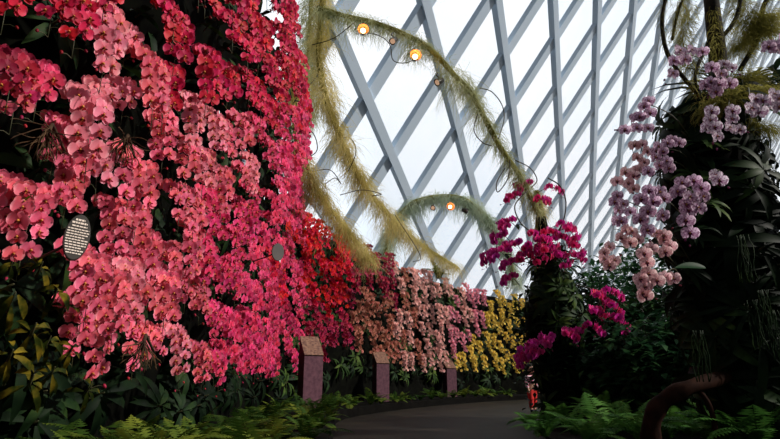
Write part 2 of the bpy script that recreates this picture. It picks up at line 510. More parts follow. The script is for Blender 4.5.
def layout(seed, length, nf, out, rise, sp=0.036, pedicel=0.03, drop=1.0, fan=28, tip=2):
    """one hanging spray, growing along local +X then down: stem points and flower frames"""
    r = random.Random(seed)
    sw = r.uniform(-.10, .10) * length
    c0, c1, c2, c3 = Vector((-.10, 0, -.02)), Vector((out * .45, sw * .2, rise)), Vector((out, sw * .6, rise * .6)), Vector((out * 1.05, sw, -length * drop))
    pts = []
    for k in range(15):
        t = k / 14
        pts.append(c0 * (1 - t) ** 3 + c1 * 3 * t * (1 - t) ** 2 + c2 * 3 * t * t * (1 - t) + c3 * t ** 3)
    b = MB(); b.tube(pts, [0.0045 - 0.0025 * k / 14 for k in range(15)], 5)
    fl = []; buds = []
    for k in range(nf + tip):
        t = 0.30 + 0.70 * (k + r.uniform(-.2, .2)) / (nf + tip - 1)
        t = max(0.2, min(1, t)); u = t * 14; i = min(13, int(u))
        p = pts[i].lerp(pts[i + 1], u - i)
        side = 1 if k % 2 else -1
        face = Matrix.Rotation(math.radians(r.uniform(-fan, fan) + side * 14), 3, 'Z') @ Vector((1, 0, r.uniform(-.40, .12)))
        q = p + Vector((pedicel * r.uniform(.6, 1.3), side * sp * (r.uniform(.55, 1.2) if fan < 40 else r.uniform(-.3, 1.25)), r.uniform(-.01, .015)))
        b.tube([p, (p + q) / 2 + Vector((0, 0, .008)), q - face.normalized() * .004], .0018, 4, caps=False)
        if k >= nf:
            buds.append((q, frame((face + Vector((0, 0, -1.2))), (0, 0, 1)), r.uniform(.7, 1.0)))
        else:
            up = Vector((r.uniform(-.1, .1), r.uniform(-.30, .30), 1))
            fl.append((q, frame(face, up), r.uniform(.86, 1.08)))
    lb = []
    for k in range(3):
        l = MB(); a = r.uniform(-1.3, 1.3)
        d = Vector((math.cos(a) * .7, math.sin(a), r.uniform(-.1, .5)))
        l.leaf((-.06, 0, 0), d, d.cross(Vector((0, 0, 1))), r.uniform(.14, .22), r.uniform(.04, .06), 0.9)
        lb.append(l.mesh('orchid_leaf', M['leaf_dark']))
    return dict(stem=b.mesh('flower_stem', M['stem']), fl=fl, buds=buds, leaves=lb)

LAY = {
    'near': [layout(100 + i, l, n, o_, .09, sp=.046) for i, (l, n, o_) in enumerate(((.38, 14, .16), (.30, 11, .20), (.48, 17, .15), (.26, 10, .17), (.42, 15, .20), (.34, 13, .14)))],
    'far': [layout(200 + i, l, n, .13, .04, sp=.085, tip=1, fan=50) for i, (l, n) in enumerate(((.50, 36), (.40, 30), (.60, 42), (.46, 34)))],
    'arch': [layout(300 + i, l, n, o_, rs, sp=.040, drop=dr) for i, (l, n, o_, rs, dr) in enumerate(((.22, 8, .42, .30, .9), (.30, 9, .46, .26, 1.0), (.14, 7, .36, .34, .8), (.40, 11, .40, .22, 1.0)))],
    'ball': [layout(400 + i, l, n, o_, .10, sp=.085, fan=70) for i, (l, n, o_) in enumerate(((.12, 12, .18), (.18, 15, .22), (.10, 10, .26)))],
}
REC = {}       # group -> list of (object, px, py)
def rec(group, o, p):
    x, y = proj(p)
    REC.setdefault(group, []).append((o, x, y))
    o['group'] = group

def orchid(name, cat, group, colour, pos, outdir, lay, scale=1.0, kind='moth', lip=None, leaves=True, fs=1.0, centre=None):
    pos = Vector(pos)
    e = empty(name, pos, math.atan2(outdir[1], outdir[0]))
    e.scale = (scale,) * 3
    tag(e, cat=cat)
    link('flower_stem', lay['stem'], e)
    me = FM[(colour, kind)]
    for q, m3, s in lay['fl']:
        fo = link('flower', me, e, Matrix.Translation(q) @ (m3 * (s * fs)).to_4x4())
        if lip: link('lip', LM[lip], fo, Matrix.Scale(1.25, 4))
    for q, m3, s in lay['buds']:
        link('bud', BUD[colour], e, Matrix.Translation(q) @ (m3 * (s * fs)).to_4x4())
    if leaves:
        for l in lay['leaves']: link('leaf', l, e)
    c = Vector((0, 0, 0))
    for q, _, _ in lay['fl']: c += q
    c = e.matrix_basis @ (c / len(lay['fl']))
    rec(group, e, c)
    return e

# ------------------------------------------------------------------ left wall: moth orchids on the near stretch
DARK = [  # places on the near wall where only dark leaves grow (ellipses seen from the path)
    (26, 62, 38, 24), (72, 88, 30, 30), (22, 148, 40, 40), (4, 20, 14, 14), (60, 132, 16, 22), (32, 310, 46, 46), (35, 375, 60, 62), (72, 238, 28, 34), (160, 62, 20, 18),
    (120, 408, 130, 48), (140, 392, 60, 32), (128, 150, 14, 20), (168, 245, 12, 14), (220, 295, 9, 22), (118, 215, 8, 10), (260, 395, 70, 30), (205, 352, 14, 12), (92, 12, 9, 16), (108, 122, 8, 8), (210, 70, 7, 14)]
def dark(x, y):
    return any(((x - a) / c) ** 2 + ((y - b_) / d) ** 2 < 1 for a, b_, c, d in DARK)
def near_colour(x, y, r):
    v = r.uniform(-22, 22); y = y + v; x = x + r.uniform(-16, 16)
    if x < 60: return 'coral' if y > 70 else 'crimson'
    if x > 318 and y > 225: return 'red' if x < 352 else 'wine'
    if x > 288 and y > 215 and y < 320 and r.random() < .6: return 'red'
    if y < 85: return 'crimson' if x > 142 or y < 45 else 'salmon'
    if x > 200 and y < 122: return 'crimson'
    if x < 140 and y < 125: return 'salmon'
    if x > 205 + (y - 110) * .02 and (y > 205 or x > 248): return 'hotpink'
    if y < 120 and x > 175: return 'crimson' if r.random() < .45 else 'coral'
    return 'coral' if r.random() < .75 else 'salmon'
GRP = {'crimson': 'crimson moth orchids of the planted wall', 'salmon': 'salmon moth orchids of the planted wall', 'coral': 'coral pink moth orchids of the planted wall',
       'hotpink': 'hot pink moth orchids of the planted wall', 'red': 'red moth orchids of the planted wall', 'wine': 'wine red orchids of the planted wall'}
RN = random.Random(21)
taken = []
tries = 0
near_n = 0
while tries < 14000 and near_n < 280:
    tries += 1
    s = RN.uniform(0.5, 9.6); z = RN.uniform(0.75, wall_top(s) + 0.05)
    dmin = 0.185 + 0.014 * s
    if any((s - a) ** 2 + ((z - c) * 0.85) ** 2 < dmin * dmin for a, c in taken): continue
    p, n, d = wall_pt(s, z, -0.12)
    x, y = proj(p + n * .17 + Vector((0, 0, -.12)))
    if not (-25 < x < 335 and -30 < y < 372): continue
    if dark(x, y) or (x < 96 and y < 262): continue
    x2, y2 = proj(p + n * .17 + Vector((0, 0, -.19)))
    if x < 215 and dark(x2, y2): continue
    taken.append((s, z))
    col_ = near_colour(x, y, RN)
    od = (n * 0.85 + Vector((0, -0.55, 0))).normalized()
    od = Matrix.Rotation(RN.uniform(-.35, .35), 3, 'Z') @ od
    lay = RN.choice(LAY['near'])
    nearby = s < 4.6
    orchid('moth_orchid', 'orchid', GRP[col_], col_, p, od, lay, RN.uniform(.86, 1.02), 'moth' if nearby else 'mid', 'warm' if nearby else None, leaves=s < 6)
    near_n += 1

for px, py, Y, c_ in ((6, 16, 1.75, 'crimson'), (50, 20, 1.85, 'crimson'), (70, 12, 1.9, 'crimson'), (92, 16, 1.98, 'crimson'), (72, 40, 1.9, 'crimson'), (10, 88, 1.8, 'wine'), (36, 98, 1.9, 'hotpink'), (14, 108, 1.85, 'coral'),
                      (104, 62, 2.4, 'salmon'), (122, 56, 2.5, 'salmon'), (98, 112, 2.45, 'salmon'), (120, 110, 2.55, 'salmon'), (62, 148, 2.3, 'coral'), (80, 162, 2.35, 'coral'), (74, 190, 2.35, 'coral'),
                      (10, 206, 2.2, 'coral'), (38, 216, 2.2, 'coral'), (94, 284, 2.45, 'coral'), (106, 300, 2.5, 'coral'), (130, 290, 2.7, 'salmon'), (168, 300, 3.0, 'coral')):
    p = at(px - 8, py - 18, Y + .10)
    od = Vector((.75, -.66, 0)).normalized()
    orchid('moth_orchid', 'orchid', GRP[c_], c_, p, od, LAY['near'][(px * 7 + py) % 6 if py > 120 else (1, 3)[px % 2]], .80, 'moth', 'warm', leaves=False)
# ------------------------------------------------------------------ left wall beyond the first pedestal: small-flowered orchids
def far_colour(x, y, r):
    x += r.uniform(-9, 9)
    if x < 345: return 'red' if y < 300 else 'wine'
    if x < 392: return 'wine' if y + r.uniform(-10, 10) < 296 else 'bronze'
    if x < 408: return 'bronze' if r.random() < .5 else 'peach'
    if x < 446: return 'peach'
    edge = 492 if y < 300 else 492 - (y - 300) * .75
    if x < edge: return 'pink' if r.random() < .75 else 'peach'
    return 'yellow'
FGRP = {'red': 'red orchids of the far wall', 'wine': 'wine red orchids of the far wall', 'bronze': 'bronze orchids of the far wall', 'peach': 'pale peach orchids of the far wall',
        'pink': 'pink orchids of the far wall', 'yellow': 'yellow orchids of the far wall'}
FNAME = {'red': 'spray_orchid', 'wine': 'spray_orchid', 'bronze': 'spray_orchid', 'peach': 'spray_orchid', 'pink': 'spray_orchid', 'yellow': 'dancing_orchid'}
taken = []; tries = 0; far_n = 0
while tries < 14000 and far_n < 300:
    tries += 1
    s = RN.uniform(9.0, ARC[-1] - 0.4); z = RN.uniform(1.05, 3.66 + .22 * max(0, min(1, (s - 10) / 3)))
    dmin = 0.25 + 0.006 * s
    if any((s - a) ** 2 + ((z - c) * 0.7) ** 2 < dmin * dmin for a, c in taken): continue
    p, n, d = wall_pt(s, z, -0.10)
    x, y = proj(p + Vector((0, 0, -.2)))
    if x < 300 or x > 545: continue
    if y > 362 + (x - 400) * .02 - (24 if x < 372 else 0): continue
    taken.append((s, z))
    c_ = far_colour(x, y, RN)
    od = (n * 0.8 + Vector((-.1, -.5, 0))).normalized()
    orchid(FNAME[c_], 'orchid', FGRP[c_], c_, p, od, RN.choice(LAY['far']), RN.uniform(.95, 1.2), 'mini', None, leaves=False, fs=.95 if c_ in ('peach', 'pink', 'red') else 1.0 if c_ == 'yellow' else .9)
    far_n += 1
print('NEAR', near_n, 'FAR', far_n)

# ------------------------------------------------------------------ leafy plants
def foliage_layout(seed, n, length, width, spread, curl, upw=0.5, mat='leaf_dark'):
    r = random.Random(seed); b = MB(); st = MB()
    for k in range(n):
        a = 2 * math.pi * k / n * 1.618 + r.uniform(-.3, .3)
        base = Vector((math.cos(a) * .02, math.sin(a) * .02, r.uniform(0, spread)))
        d = Vector((math.cos(a), math.sin(a), upw + r.uniform(-.3, .4)))
        b.leaf(base, d, d.cross(Vector((0, 0, 1))), length * r.uniform(.7, 1.2), width * r.uniform(.8, 1.2), curl)
    st.tube([(0, 0, -.08), (0.005, 0, 0), (0, 0, spread)], [.012, .010, .004], 6)
    return b.mesh('foliage', M[mat]), st.mesh('stem', M['stem'])
FOL = {
    'dark': [foliage_layout(i, 14, .26, .055, .10, 1.2, .3, 'leaf_dark') for i in range(4)],
    'black': [foliage_layout(10 + i, 16, .30, .06, .12, 1.5, .2, 'leaf_black') for i in range(4)],
    'mid': [foliage_layout(20 + i, 13, .22, .05, .08, 1.0, .5, 'leaf_mid') for i in range(4)],
    'yellow': [foliage_layout(30 + i, 7, .20, .040, .16, 2.4, .1 - .25 * (i % 2), 'leaf_yellow') for i in range(6)],
    'strap': [foliage_layout(40 + i, 18, .42, .025, .06, 2.0, .9, 'leaf_black') for i in range(3)],
}
def leafy(name, cat, group, kind, pos, scale=1.0, outdir=None, r=R):
    e = empty(name, pos)
    if outdir is not None:
        q = Vector(outdir).to_track_quat('Z', 'Y')
        e.rotation_euler = (q.to_matrix() @ Matrix.Rotation(r.uniform(0, 6.28), 3, 'Z')).to_euler()
    else:
        e.rotation_euler = (r.uniform(-.2, .2), r.uniform(-.2, .2), r.uniform(0, 6.28))
    e.scale = (scale,) * 3
    tag(e, cat=cat)
    fo, st = r.choice(FOL[kind])
    link('foliage', fo, e); link('stem', st, e)
    rec(group, e, pos)
    return e
RL = random.Random(33)
cnt = 0
taken = []
for _ in range(4000):
    if cnt >= 110: break
    s = RL.uniform(.9, 12); z = RL.uniform(.25, wall_top(s) - .1)
    if any((s - a) ** 2 + (z - c) ** 2 < .30 ** 2 for a, c in taken): continue
    p, n, d = wall_pt(s, z, -.30)
    x, y = proj(p)
    if not (-30 < x < 330 and -30 < y < 400): continue
    taken.append((s, z))
    od = (n + Vector((0, -.5, .2))).normalized()
    lowleft = x < 90 and y > 240
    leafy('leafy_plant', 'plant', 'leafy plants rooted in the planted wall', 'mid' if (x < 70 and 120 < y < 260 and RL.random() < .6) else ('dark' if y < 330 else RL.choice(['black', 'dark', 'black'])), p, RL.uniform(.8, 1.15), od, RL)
    cnt += 1
for k in range(22):
    s = RL.uniform(1.1, 6.5); z = RL.uniform(.3, .85)
    p, n, d = wall_pt(s, z, -.22)
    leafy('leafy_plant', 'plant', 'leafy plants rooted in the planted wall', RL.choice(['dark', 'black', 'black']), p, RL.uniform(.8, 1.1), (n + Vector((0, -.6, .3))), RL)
for k in range(70):
    s = RL.uniform(9.4, ARC[-1] - .5); z = RL.uniform(1.0, 3.45)
    p, n, d = wall_pt(s, z, -.22)
    leafy('leafy_plant', 'plant', 'leafy plants between the far wall orchids', RL.choice(['dark', 'mid', 'mid']), p, RL.uniform(.9, 1.3), (n + Vector((0, -.3, .2))), RL)
for s in [9.6 + .62 * k for k in range(22)]:
    p, n, d = wall_pt(min(s, ARC[-1] - .2), RL.uniform(.5, .95), -.28)
    leafy('leafy_plant', 'plant', 'dark leafy plants along the foot of the far wall', RL.choice(['dark', 'black', 'mid']), p, RL.uniform(1.0, 1.5), (n + Vector((0, 0, .4))), RL)
for px, py, Y, sc_ in ((10, 268, 2.3, .8), (38, 272, 1.95, .9), (52, 300, 2.0, 1), (10, 305, 1.8, 1.1), (30, 335, 1.85, 1.1), (46, 345, 2.0, .9), (8, 360, 1.8, 1), (28, 385, 1.9, 1.1), (50, 375, 2.05, .9), (70, 352, 2.2, .9), (86, 392, 2.3, .9), (30, 205, 2.0, .8), (62, 310, 2.2, .8)):
    leafy('yellow_leaved_plant', 'plant', 'yellowing plants low on the planted wall', 'yellow', at(px, py, Y + .25), sc_ * .58, Vector((.5, -.6, .3)), RL)

# clumps of dry roots hanging off the wall
for k, (px, py, Y, lab) in enumerate(((124, 148, 2.55, 'tangle of thin tan roots hanging below the salmon orchids at upper left'), (142, 352, 2.7, 'bunch of rusty orange dry roots below the coral orchids'), (46, 140, 2.1, 'tangle of brown roots above the yellowing leaves at far left'))):
    r = random.Random(60 + k)
    b = MB()
    c = at(px, py, Y)
    for q in range(26):
        pts = [c + Vector((r.uniform(-.01, .01), 0, .05))]
        d = Vector((r.uniform(-.6, .6), r.uniform(-.5, .2), r.uniform(-1.3, .1)))
        for _ in range(7):
            d = (d + Vector((r.uniform(-.5, .5), r.uniform(-.4, .4), r.uniform(-.5, .3)))).normalized()
            pts.append(pts[-1] + d * .022)
        b.tube(pts, [.0024] * 7 + [.001], 4)
    b.tube([c + Vector((-.05, .25, .02)), c + Vector((0, .02, .08)), c + Vector((0, 0, .03)), c + Vector((.01, 0, -.03))], [.006, .008, .010, .004], 6)
    tag(b.obj('root_clump', M['root']), lab, 'roots')

# ------------------------------------------------------------------ oval signs on the wall
def oval_sign(px, py, Y, rx, rz, normal, label, plate, lines):
    e = tag(empty('oval_sign', at(px, py, Y)), label, 'sign')
    m3 = frame(normal, (0.10, 0, 1)).to_4x4()
    b = MB(); n = 40; vs = []
    for zz, k in ((-.008, 1), (.0, 1), (.002, .96)):
        vs += [(rx * k * math.cos(2 * math.pi * i / n), rz * k * math.sin(2 * math.pi * i / n), zz) for i in range(n)]
    fs = [tuple(range(n - 1, -1, -1)), tuple(range(2 * n, 3 * n))]
    for q in (0, 1): fs += [(q * n + i, q * n + (i + 1) % n, (q + 1) * n + (i + 1) % n, (q + 1) * n + i) for i in range(n)]
    b.add(vs, fs); b.obj('plate', M[plate], e, m3, smooth=False)
    b = MB(); r = random.Random(3)
    for (yy, hh, frac, x0) in lines:
        wmax = rx * math.sqrt(max(0, 1 - (yy / rz) ** 2)) * .86
        x = -wmax + x0 * wmax; end = -wmax + 2 * wmax * frac
        while x < end:
            wl = min(r.uniform(.12, .28) * rx, end - x)
            if wl < .03 * rx: break
            b.box((x + wl / 2, yy, .0028), (wl / 2, 0, 0), (0, hh / 2, 0), (0, 0, .0008))
            x += wl + .05 * rx
    if lines:
        b.obj('lettering', M['print'], e, m3, smooth=False)
    st = MB(); st.tube([m3 @ Vector((0, 0, -.004)), m3 @ Vector((0, 0, -.004)) + Vector((-.12, .10, -.02)), m3 @ Vector((0, 0, -.004)) + Vector((-.26, .2, -.04))], .006, 6)
    st.obj('bracket', M['lamp'], e)
    return e
LN = [(.066, .007, .8, .35), (.054, .007, .92, .12), (.041, .005, .9, .25)] + [(.029 - .0103 * i, .0042, 1.0 if i % 4 != 3 else .85, 0) for i in range(10)]
oval_sign(77, 237, 1.98, .043, .090, Vector((.62, -.75, .12)), 'dark brown oval sign with rows of cream print among the coral orchids', 'sign', LN)
oval_sign(278, 252, 4.7, .055, .08, Vector((.5, -.8, .1)), 'small plain grey oval plate between hot pink orchids', 'grey_sign', [])

# ------------------------------------------------------------------ pedestals along the bed
def pedestal(px, Y, rot, label, w_=.31, dp=.34, h0=.93, h1=1.22):
    x = at(px, 383, Y).x
    e = tag(empty('pedestal', (x, Y, .14), rot), label, 'pedestal', 'stone pedestals along the orchid bed')
    b = MB()
    vs = [(-w_ / 2, 0, -.02), (w_ / 2, 0, -.02), (w_ / 2, dp, -.02), (-w_ / 2, dp, -.02), (-w_ / 2, 0, h0), (w_ / 2, 0, h0), (w_ / 2, dp, h1), (-w_ / 2, dp, h1)]
    b.add(vs, [(3, 2, 1, 0), (0, 1, 5, 4), (1, 2, 6, 5), (2, 3, 7, 6), (3, 0, 4, 7), (4, 5, 6, 7)])
    b.obj('body', M['stone'], e, smooth=False)
    b = MB()
    sl = Vector((0, dp, h1 - h0)).normalized(); nn = Vector((0, -sl.z, sl.y))
    c = Vector((0, dp / 2, (h0 + h1) / 2)) + nn * .008
    b.box(c, (w_ / 2 + .004, 0, 0), sl * (math.hypot(dp, h1 - h0) / 2 + .004), nn * .010)
    b.obj('panel', M['panel'], e, smooth=False)
pedestal(313, 9.2, .42, 'purplish stone pedestal below the red orchids, nearest of the three', h0=.83, h1=1.14)
pedestal(383, 13.6, .34, 'purplish stone pedestal below the bronze orchids, middle of the three', h0=.85, h1=1.12)
pedestal(452, 18.0, .25, 'purplish stone pedestal below the pink orchids, farthest of the three', h0=.84, h1=1.10, dp=.4)

# ------------------------------------------------------------------ ferns
def frond_mesh(seed, mat, length=.40, pairs=16, width=.10, curl=1.1):
    r = random.Random(seed); b = MB()
    d = Vector((.30, 0, 1)).normalized(); p = Vector((0, 0, 0)); pts = [p.copy()]
    for k in range(pairs + 2):
        d = (d + Vector((.045, 0, -.05)) * curl * 1.2).normalized()
        p = p + d * length / (pairs + 2)
        pts.append(p.copy())
        t = (k + 1) / (pairs + 2)
        wl = width * (math.sin(math.pi * (t * .86 + .12)) ** .8) * r.uniform(.85, 1.1)
        for sd_ in (-1, 1):
            if r.random() < .04: continue
            dd = Vector((0, sd_, 0)) + d * .45
            b.leaf(p, dd, d, wl, length / pairs * .95, .25, n=2, peak=.35)
    b.tube(pts, [.003 - .002 * i / len(pts) for i in range(len(pts))], 4)
    return b.mesh('frond', M[mat])
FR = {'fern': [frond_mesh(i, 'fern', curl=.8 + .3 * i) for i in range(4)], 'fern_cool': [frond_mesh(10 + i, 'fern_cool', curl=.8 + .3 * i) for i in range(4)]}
def fern(pos, scale, group, mat='fern', n=9, r=R, upr=0.0):
    e = empty('fern', pos, r.uniform(0, 6.28)); e.scale = (scale,) * 3
    tag(e, cat='fern')
    for k in range(n):
        a = 2 * math.pi * k / n + r.uniform(-.3, .3)
        m_ = Matrix.Rotation(a, 4, 'Z') @ Matrix.Rotation(r.uniform(-.35, .25) - upr, 4, 'Y') @ Matrix.Scale(r.uniform(.75, 1.15), 4)
        link('frond', r.choice(FR[mat]), e, m_)
    rec(group, e, pos)
    return e
RF = random.Random(44)
GL = 'ferns along the left bed'
cnt = 0; taken = []
for _ in range(6000):
    if cnt >= 62: break
    s = RF.uniform(1.6, 14.5); o_ = RF.uniform(.15, .98)
    p, n, d = plan(s)
    q = p + n * o_ + Vector((0, 0, .14))
    x, y = proj(q)
    if not (-30 < x < 480) or y > 475: continue
    dm = .30 + .016 * s
    if any((q - t_).length < dm for t_ in taken): continue
    if any(abs(x - a) < 13 and abs(q.y - Yp) < .5 and q.y < Yp + .3 for a, Yp in ((313, 9.2), (383, 13.6))): continue
    taken.append(q)
    top = max(.5, 1.0 - max(0, (3 - s)) * .15)
    fern(q, RF.uniform(.60, .95) * top, GL, 'fern', RF.choice([7, 8, 9]), RF)
    cnt += 1
for s in (15.2, 15.9, 16.8, 17.6, 18.5, 19.2, 20.0, 20.9):
    p, n, d = plan(s)
    fern(p + n * .8 + Vector((0, 0, .14)), RF.uniform(.9, 1.2), 'ferns at the far end of the left bed', 'fern', 9, RF)
for px, Y, sc_ in ((8, 2.15, .8), (42, 2.3, .95), (66, 2.55, .9), (92, 2.5, .85), (118, 2.8, .95), (146, 2.75, .85), (170, 3.1, .95), (196, 3.2, .8), (222, 3.7, .9)):
    q = at(px, 430, Y); q.z = .14
    fern(q, sc_, GL, 'fern', 9, RF)
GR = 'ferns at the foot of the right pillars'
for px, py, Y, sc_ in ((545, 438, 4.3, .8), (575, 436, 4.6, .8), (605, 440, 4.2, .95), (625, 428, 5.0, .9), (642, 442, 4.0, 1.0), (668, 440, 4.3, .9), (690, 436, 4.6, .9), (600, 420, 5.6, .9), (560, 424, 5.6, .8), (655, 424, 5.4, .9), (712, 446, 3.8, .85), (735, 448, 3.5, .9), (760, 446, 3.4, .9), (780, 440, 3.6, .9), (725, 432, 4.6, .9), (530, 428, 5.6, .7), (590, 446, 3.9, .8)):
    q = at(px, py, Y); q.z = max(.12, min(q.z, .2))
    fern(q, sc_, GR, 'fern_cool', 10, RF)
p, n, d = wall_pt(17.8, 3.72, -.1)
fern(p, 1.7, 'ferns on top of the far wall', 'fern', 10, RF, upr=.3)

# ------------------------------------------------------------------ mossy arches
def moss_strands(path, n, lmin, lmax, wd, spread, seed, side=0.5, clump=None):
    """hair moss: strands rooted in a loose sleeve around the limb, in tufts, most of them hanging"""
    r = random.Random(seed); b = MB()
    N = len(path) - 1
    for k in range(n):
        u = r.uniform(0, N); i = min(N - 1, int(u))
        p = path[i].lerp(path[i + 1], u - i)
        tuft = 0.5 + 0.5 * mnoise.noise(Vector((p.x * 3.1, p.y * 1.1, p.z * 3.1 + seed * 9.7))) * 1.7
        tuft = max(.08, min(1.25, tuft))
        cl = 1.0 if clump is None else clump(u / N)
        if r.random() > cl: continue
        lf = tuft * cl
        a = r.uniform(0, 6.28)
        q = p + Vector((math.cos(a), math.sin(a) * .7, r.uniform(-1.1, .7))) * spread * min(1, cl) * (r.random() ** .8) * (.55 + .6 * tuft)
        d = Vector((math.cos(a) * side, math.sin(a) * side, r.uniform(-.9, .5)))
        ln = lmin * r.uniform(.5, 1.3) + (lmax * lf * r.random() ** 2.2)
        sd_ = Vector((r.uniform(-1, 1), r.uniform(-.4, .4), r.uniform(-.5, .5))).normalized()
        vs = []
        for j in range(5):
            t_ = j / 4
            w_ = wd * (1 - t_ * .8) * r.uniform(.7, 1.2)
            vs += [q - sd_ * w_ / 2, q + sd_ * w_ / 2]
            d = (d + Vector((r.uniform(-.55, .55), r.uniform(-.45, .45), -.40 + r.uniform(-.2, .2)))).normalized()
            q = q + d * ln / 4
        b.add(vs, [(2 * j, 2 * j + 1, 2 * j + 3, 2 * j + 2) for j in range(4)])
    return b
def vine_loop(e, pts, rad=.007, mat='vine'):
    b = MB(); b.tube(curve_pts(pts, 28), rad, 5); return b.obj('vine', M[mat], e)
def arch(label, ctrl, rads, moss, n, lmin, lmax, wd, spread, seed, name='mossy_branch', clump=None, steps=48, vines=(), tufts=()):
    pts = curve_pts(ctrl, steps)
    base = pts[0]
    e = tag(empty(name, base), label, 'branch')
    rr = [.5 * (rads[0] + (rads[1] - rads[0]) * k / steps) for k in range(steps + 1)]
    rr = [a * (1 + .25 * mnoise.noise(Vector((k * .35, seed, 0)))) for k, a in enumerate(rr)]
    loc = [p - base for p in pts]
    b = MB(); b.tube(loc, rr, 8); b.obj('branch', M['moss_dark'], e)
    mo = moss_strands(loc, n, lmin, lmax, wd, spread, seed, clump=clump).obj('moss', M[moss], e)
    mo['kind'] = 'stuff'
    for v in vines: vine_loop(e, [at(*q) - base for q in v])
    for q in tufts:
        c = at(*q) - base
        mo = moss_strands([c + Vector((-.06, .02, .08)), c + Vector((.06, .02, .06))], 500, .05, .20, .006, .17, seed + 40).obj('moss', M[moss], e)
        mo['kind'] = 'stuff'
    return e
A = lambda *l: [at(*q) for q in l]
arch('grey green mossy branch arching from the red orchids over to the magenta pillar',
     A((318, 8, 7.6), (345, 16, 7.5), (378, 24, 7.4), (408, 36, 7.2), (431, 50, 7.0), (457, 78, 6.8), (471, 93, 6.75), (483, 115, 6.7), (500, 147, 6.6), (516, 170, 6.5), (527, 190, 6.5), (538, 214, 6.5)),
     (.085, .06), tufts=((363, 30, 7.25), (415, 56, 7.0)), moss='moss_grey', n=8000, lmin=.09, lmax=.65, wd=.0065, spread=.15, seed=1, clump=lambda u: 1.0 - .5 * max(0, min(1, (u - .5) / .25)),
     vines=([(312, 45, 7.6), (334, 38, 7.5), (355, 22, 7.4)], [(363, 32, 7.3), (380, 36, 7.3), (390, 45, 7.2), (393, 60, 7.2), (405, 63, 7.1), (418, 58, 7.1)],
            [(480, 88, 6.8), (492, 92, 6.7), (502, 105, 6.7), (504, 120, 6.7), (498, 140, 6.6)],
            [(478, 112, 6.7), (474, 130, 6.6), (482, 142, 6.6), (492, 146, 6.6)], [(515, 160, 6.5), (530, 168, 6.5), (537, 180, 6.5), (531, 188, 6.5)],
            [(510, 160, 6.5), (508, 178, 6.4), (498, 192, 6.4), (497, 182, 6.4), (505, 168, 6.5)]))
arch('tall moss draped trunk rising beside the red orchids to the frame top',
     A((326, -25, 7.9), (321, 20, 7.9), (319, 60, 7.9), (326, 98, 8.0), (337, 128, 8.2), (350, 160, 8.5), (366, 188, 9.0), (393, 219, 10.5), (420, 244, 12.0), (458, 268, 14.0)),
     (.10, .08), 'moss_gold', 9500, .10, .75, .008, .18, 2, clump=lambda u: 1.0 + 1.2 * max(0, u - .6),
     vines=([(318, 75, 7.9), (300, 97, 7.9), (297, 97, 7.9)], [(336, 140, 8.2), (350, 138, 8.3), (356, 152, 8.3), (348, 172, 8.4)],
            [(340, 195, 8.2), (362, 190, 8.4), (381, 194, 8.5), (372, 196, 8.5)], [(310, 172, 7.6), (330, 170, 7.7), (341, 184, 7.9), (335, 178, 7.9), (325, 184, 7.8)], [(395, 215, 10), (420, 255, 10.2), (413, 262, 10.4)]))
arch('golden mossy limb hanging down along the edge of the hot pink orchids',
     A((291, 60, 6.6), (294, 100, 6.7), (297, 140, 6.9), (309, 172, 7.1), (322, 198, 7.5), (341, 222, 8.0), (358, 244, 8.6), (372, 262, 9.2)),
     (.08, .06), 'moss_gold', 5600, .10, .65, .0075, .16, 3,
     vines=([(296, 130, 6.8), (312, 132, 6.8), (317, 150, 6.9), (304, 160, 7.0)],))
arch('greyish moss curtain trunk behind the tall mossy trunk',
     A((312, -20, 8.6), (309, 40, 8.6), (306, 90, 8.6), (303, 130, 8.8)), (.07, .05), 'moss_grey', 4500, .12, .7, .008, .22, 9, name='mossy_limb')
arch('hazy pale green mossy arch rising far behind above the peach orchids',
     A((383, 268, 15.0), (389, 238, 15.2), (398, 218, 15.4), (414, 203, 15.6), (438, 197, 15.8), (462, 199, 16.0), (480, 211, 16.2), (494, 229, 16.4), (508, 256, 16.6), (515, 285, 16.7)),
     (.17, .16), 'moss_hazed', 9000, .15, .9, .014, .26, 4)

# lamps hung on the arches
def lamp(px, py, Y, aim, label, lit, group=None, sz=1.0):
    e = tag(empty('spot_lamp', at(px, py, Y)), label, 'lamp', group)
    m3 = frame(aim, (0, 0, 1)).to_4x4() @ Matrix.Scale(sz, 4)
    b = MB(); b.tube([(0, 0, -.10), (0, 0, -.09), (0, 0, 0), (0, 0, .03)], [.02, .045, .055, .06], 14, caps=False)
    b.add([(.02 * math.cos(i * .449), .02 * math.sin(i * .449), -.10) for i in range(14)], [tuple(range(13, -1, -1))])
    b.obj('housing', M['lamp'], e, m3)
    b = MB(); b.tube([(0, 0, .0), (0, 0, .022), (0, 0, .034), (0, 0, .038)], [.042, .042, .03, .008], 14)
    b.obj('bulb', M['bulb'] if lit == 2 else M['bulb_dim'] if lit == 1 else M['grey_sign'], e, m3)
    b = MB(); b.tube([m3 @ Vector((0, .03, -.06)), m3 @ Vector((0, .10, -.05)), Vector((0, .03, .16))], .010, 6); b.obj('bracket', M['lamp'], e)
    if lit == 2:
        b = MB(); b.tube([(0, 0, .0), (0, 0, .02), (0, 0, .05), (0, 0, .075)], [.05, .07, .09, .095], 20, caps=False); b.obj('halo_bowl', M['bowl'], e, m3)  # bowl added round lit bulbs to carry their halo
        ld = bpy.data.lights.new('lamp_light', 'POINT'); ld.energy = 5; ld.color = (1, .55, .2); ld.shadow_soft_size = .05
        lo = bpy.data.objects.new('lamp_light', ld); COL.objects.link(lo); lo.parent = e; lo.location = Vector(aim).normalized() * .085 * sz
    return e
lamp(363, 31, 7.2, (.1, -1, -.15), 'lit warm spot lamp under the arch, the one nearer the trunk', 2, sz=.85)
lamp(415, 57, 6.95, (.1, -1, -.1), 'lit warm spot lamp under the arch, lower of the two glowing', 2, sz=.85)
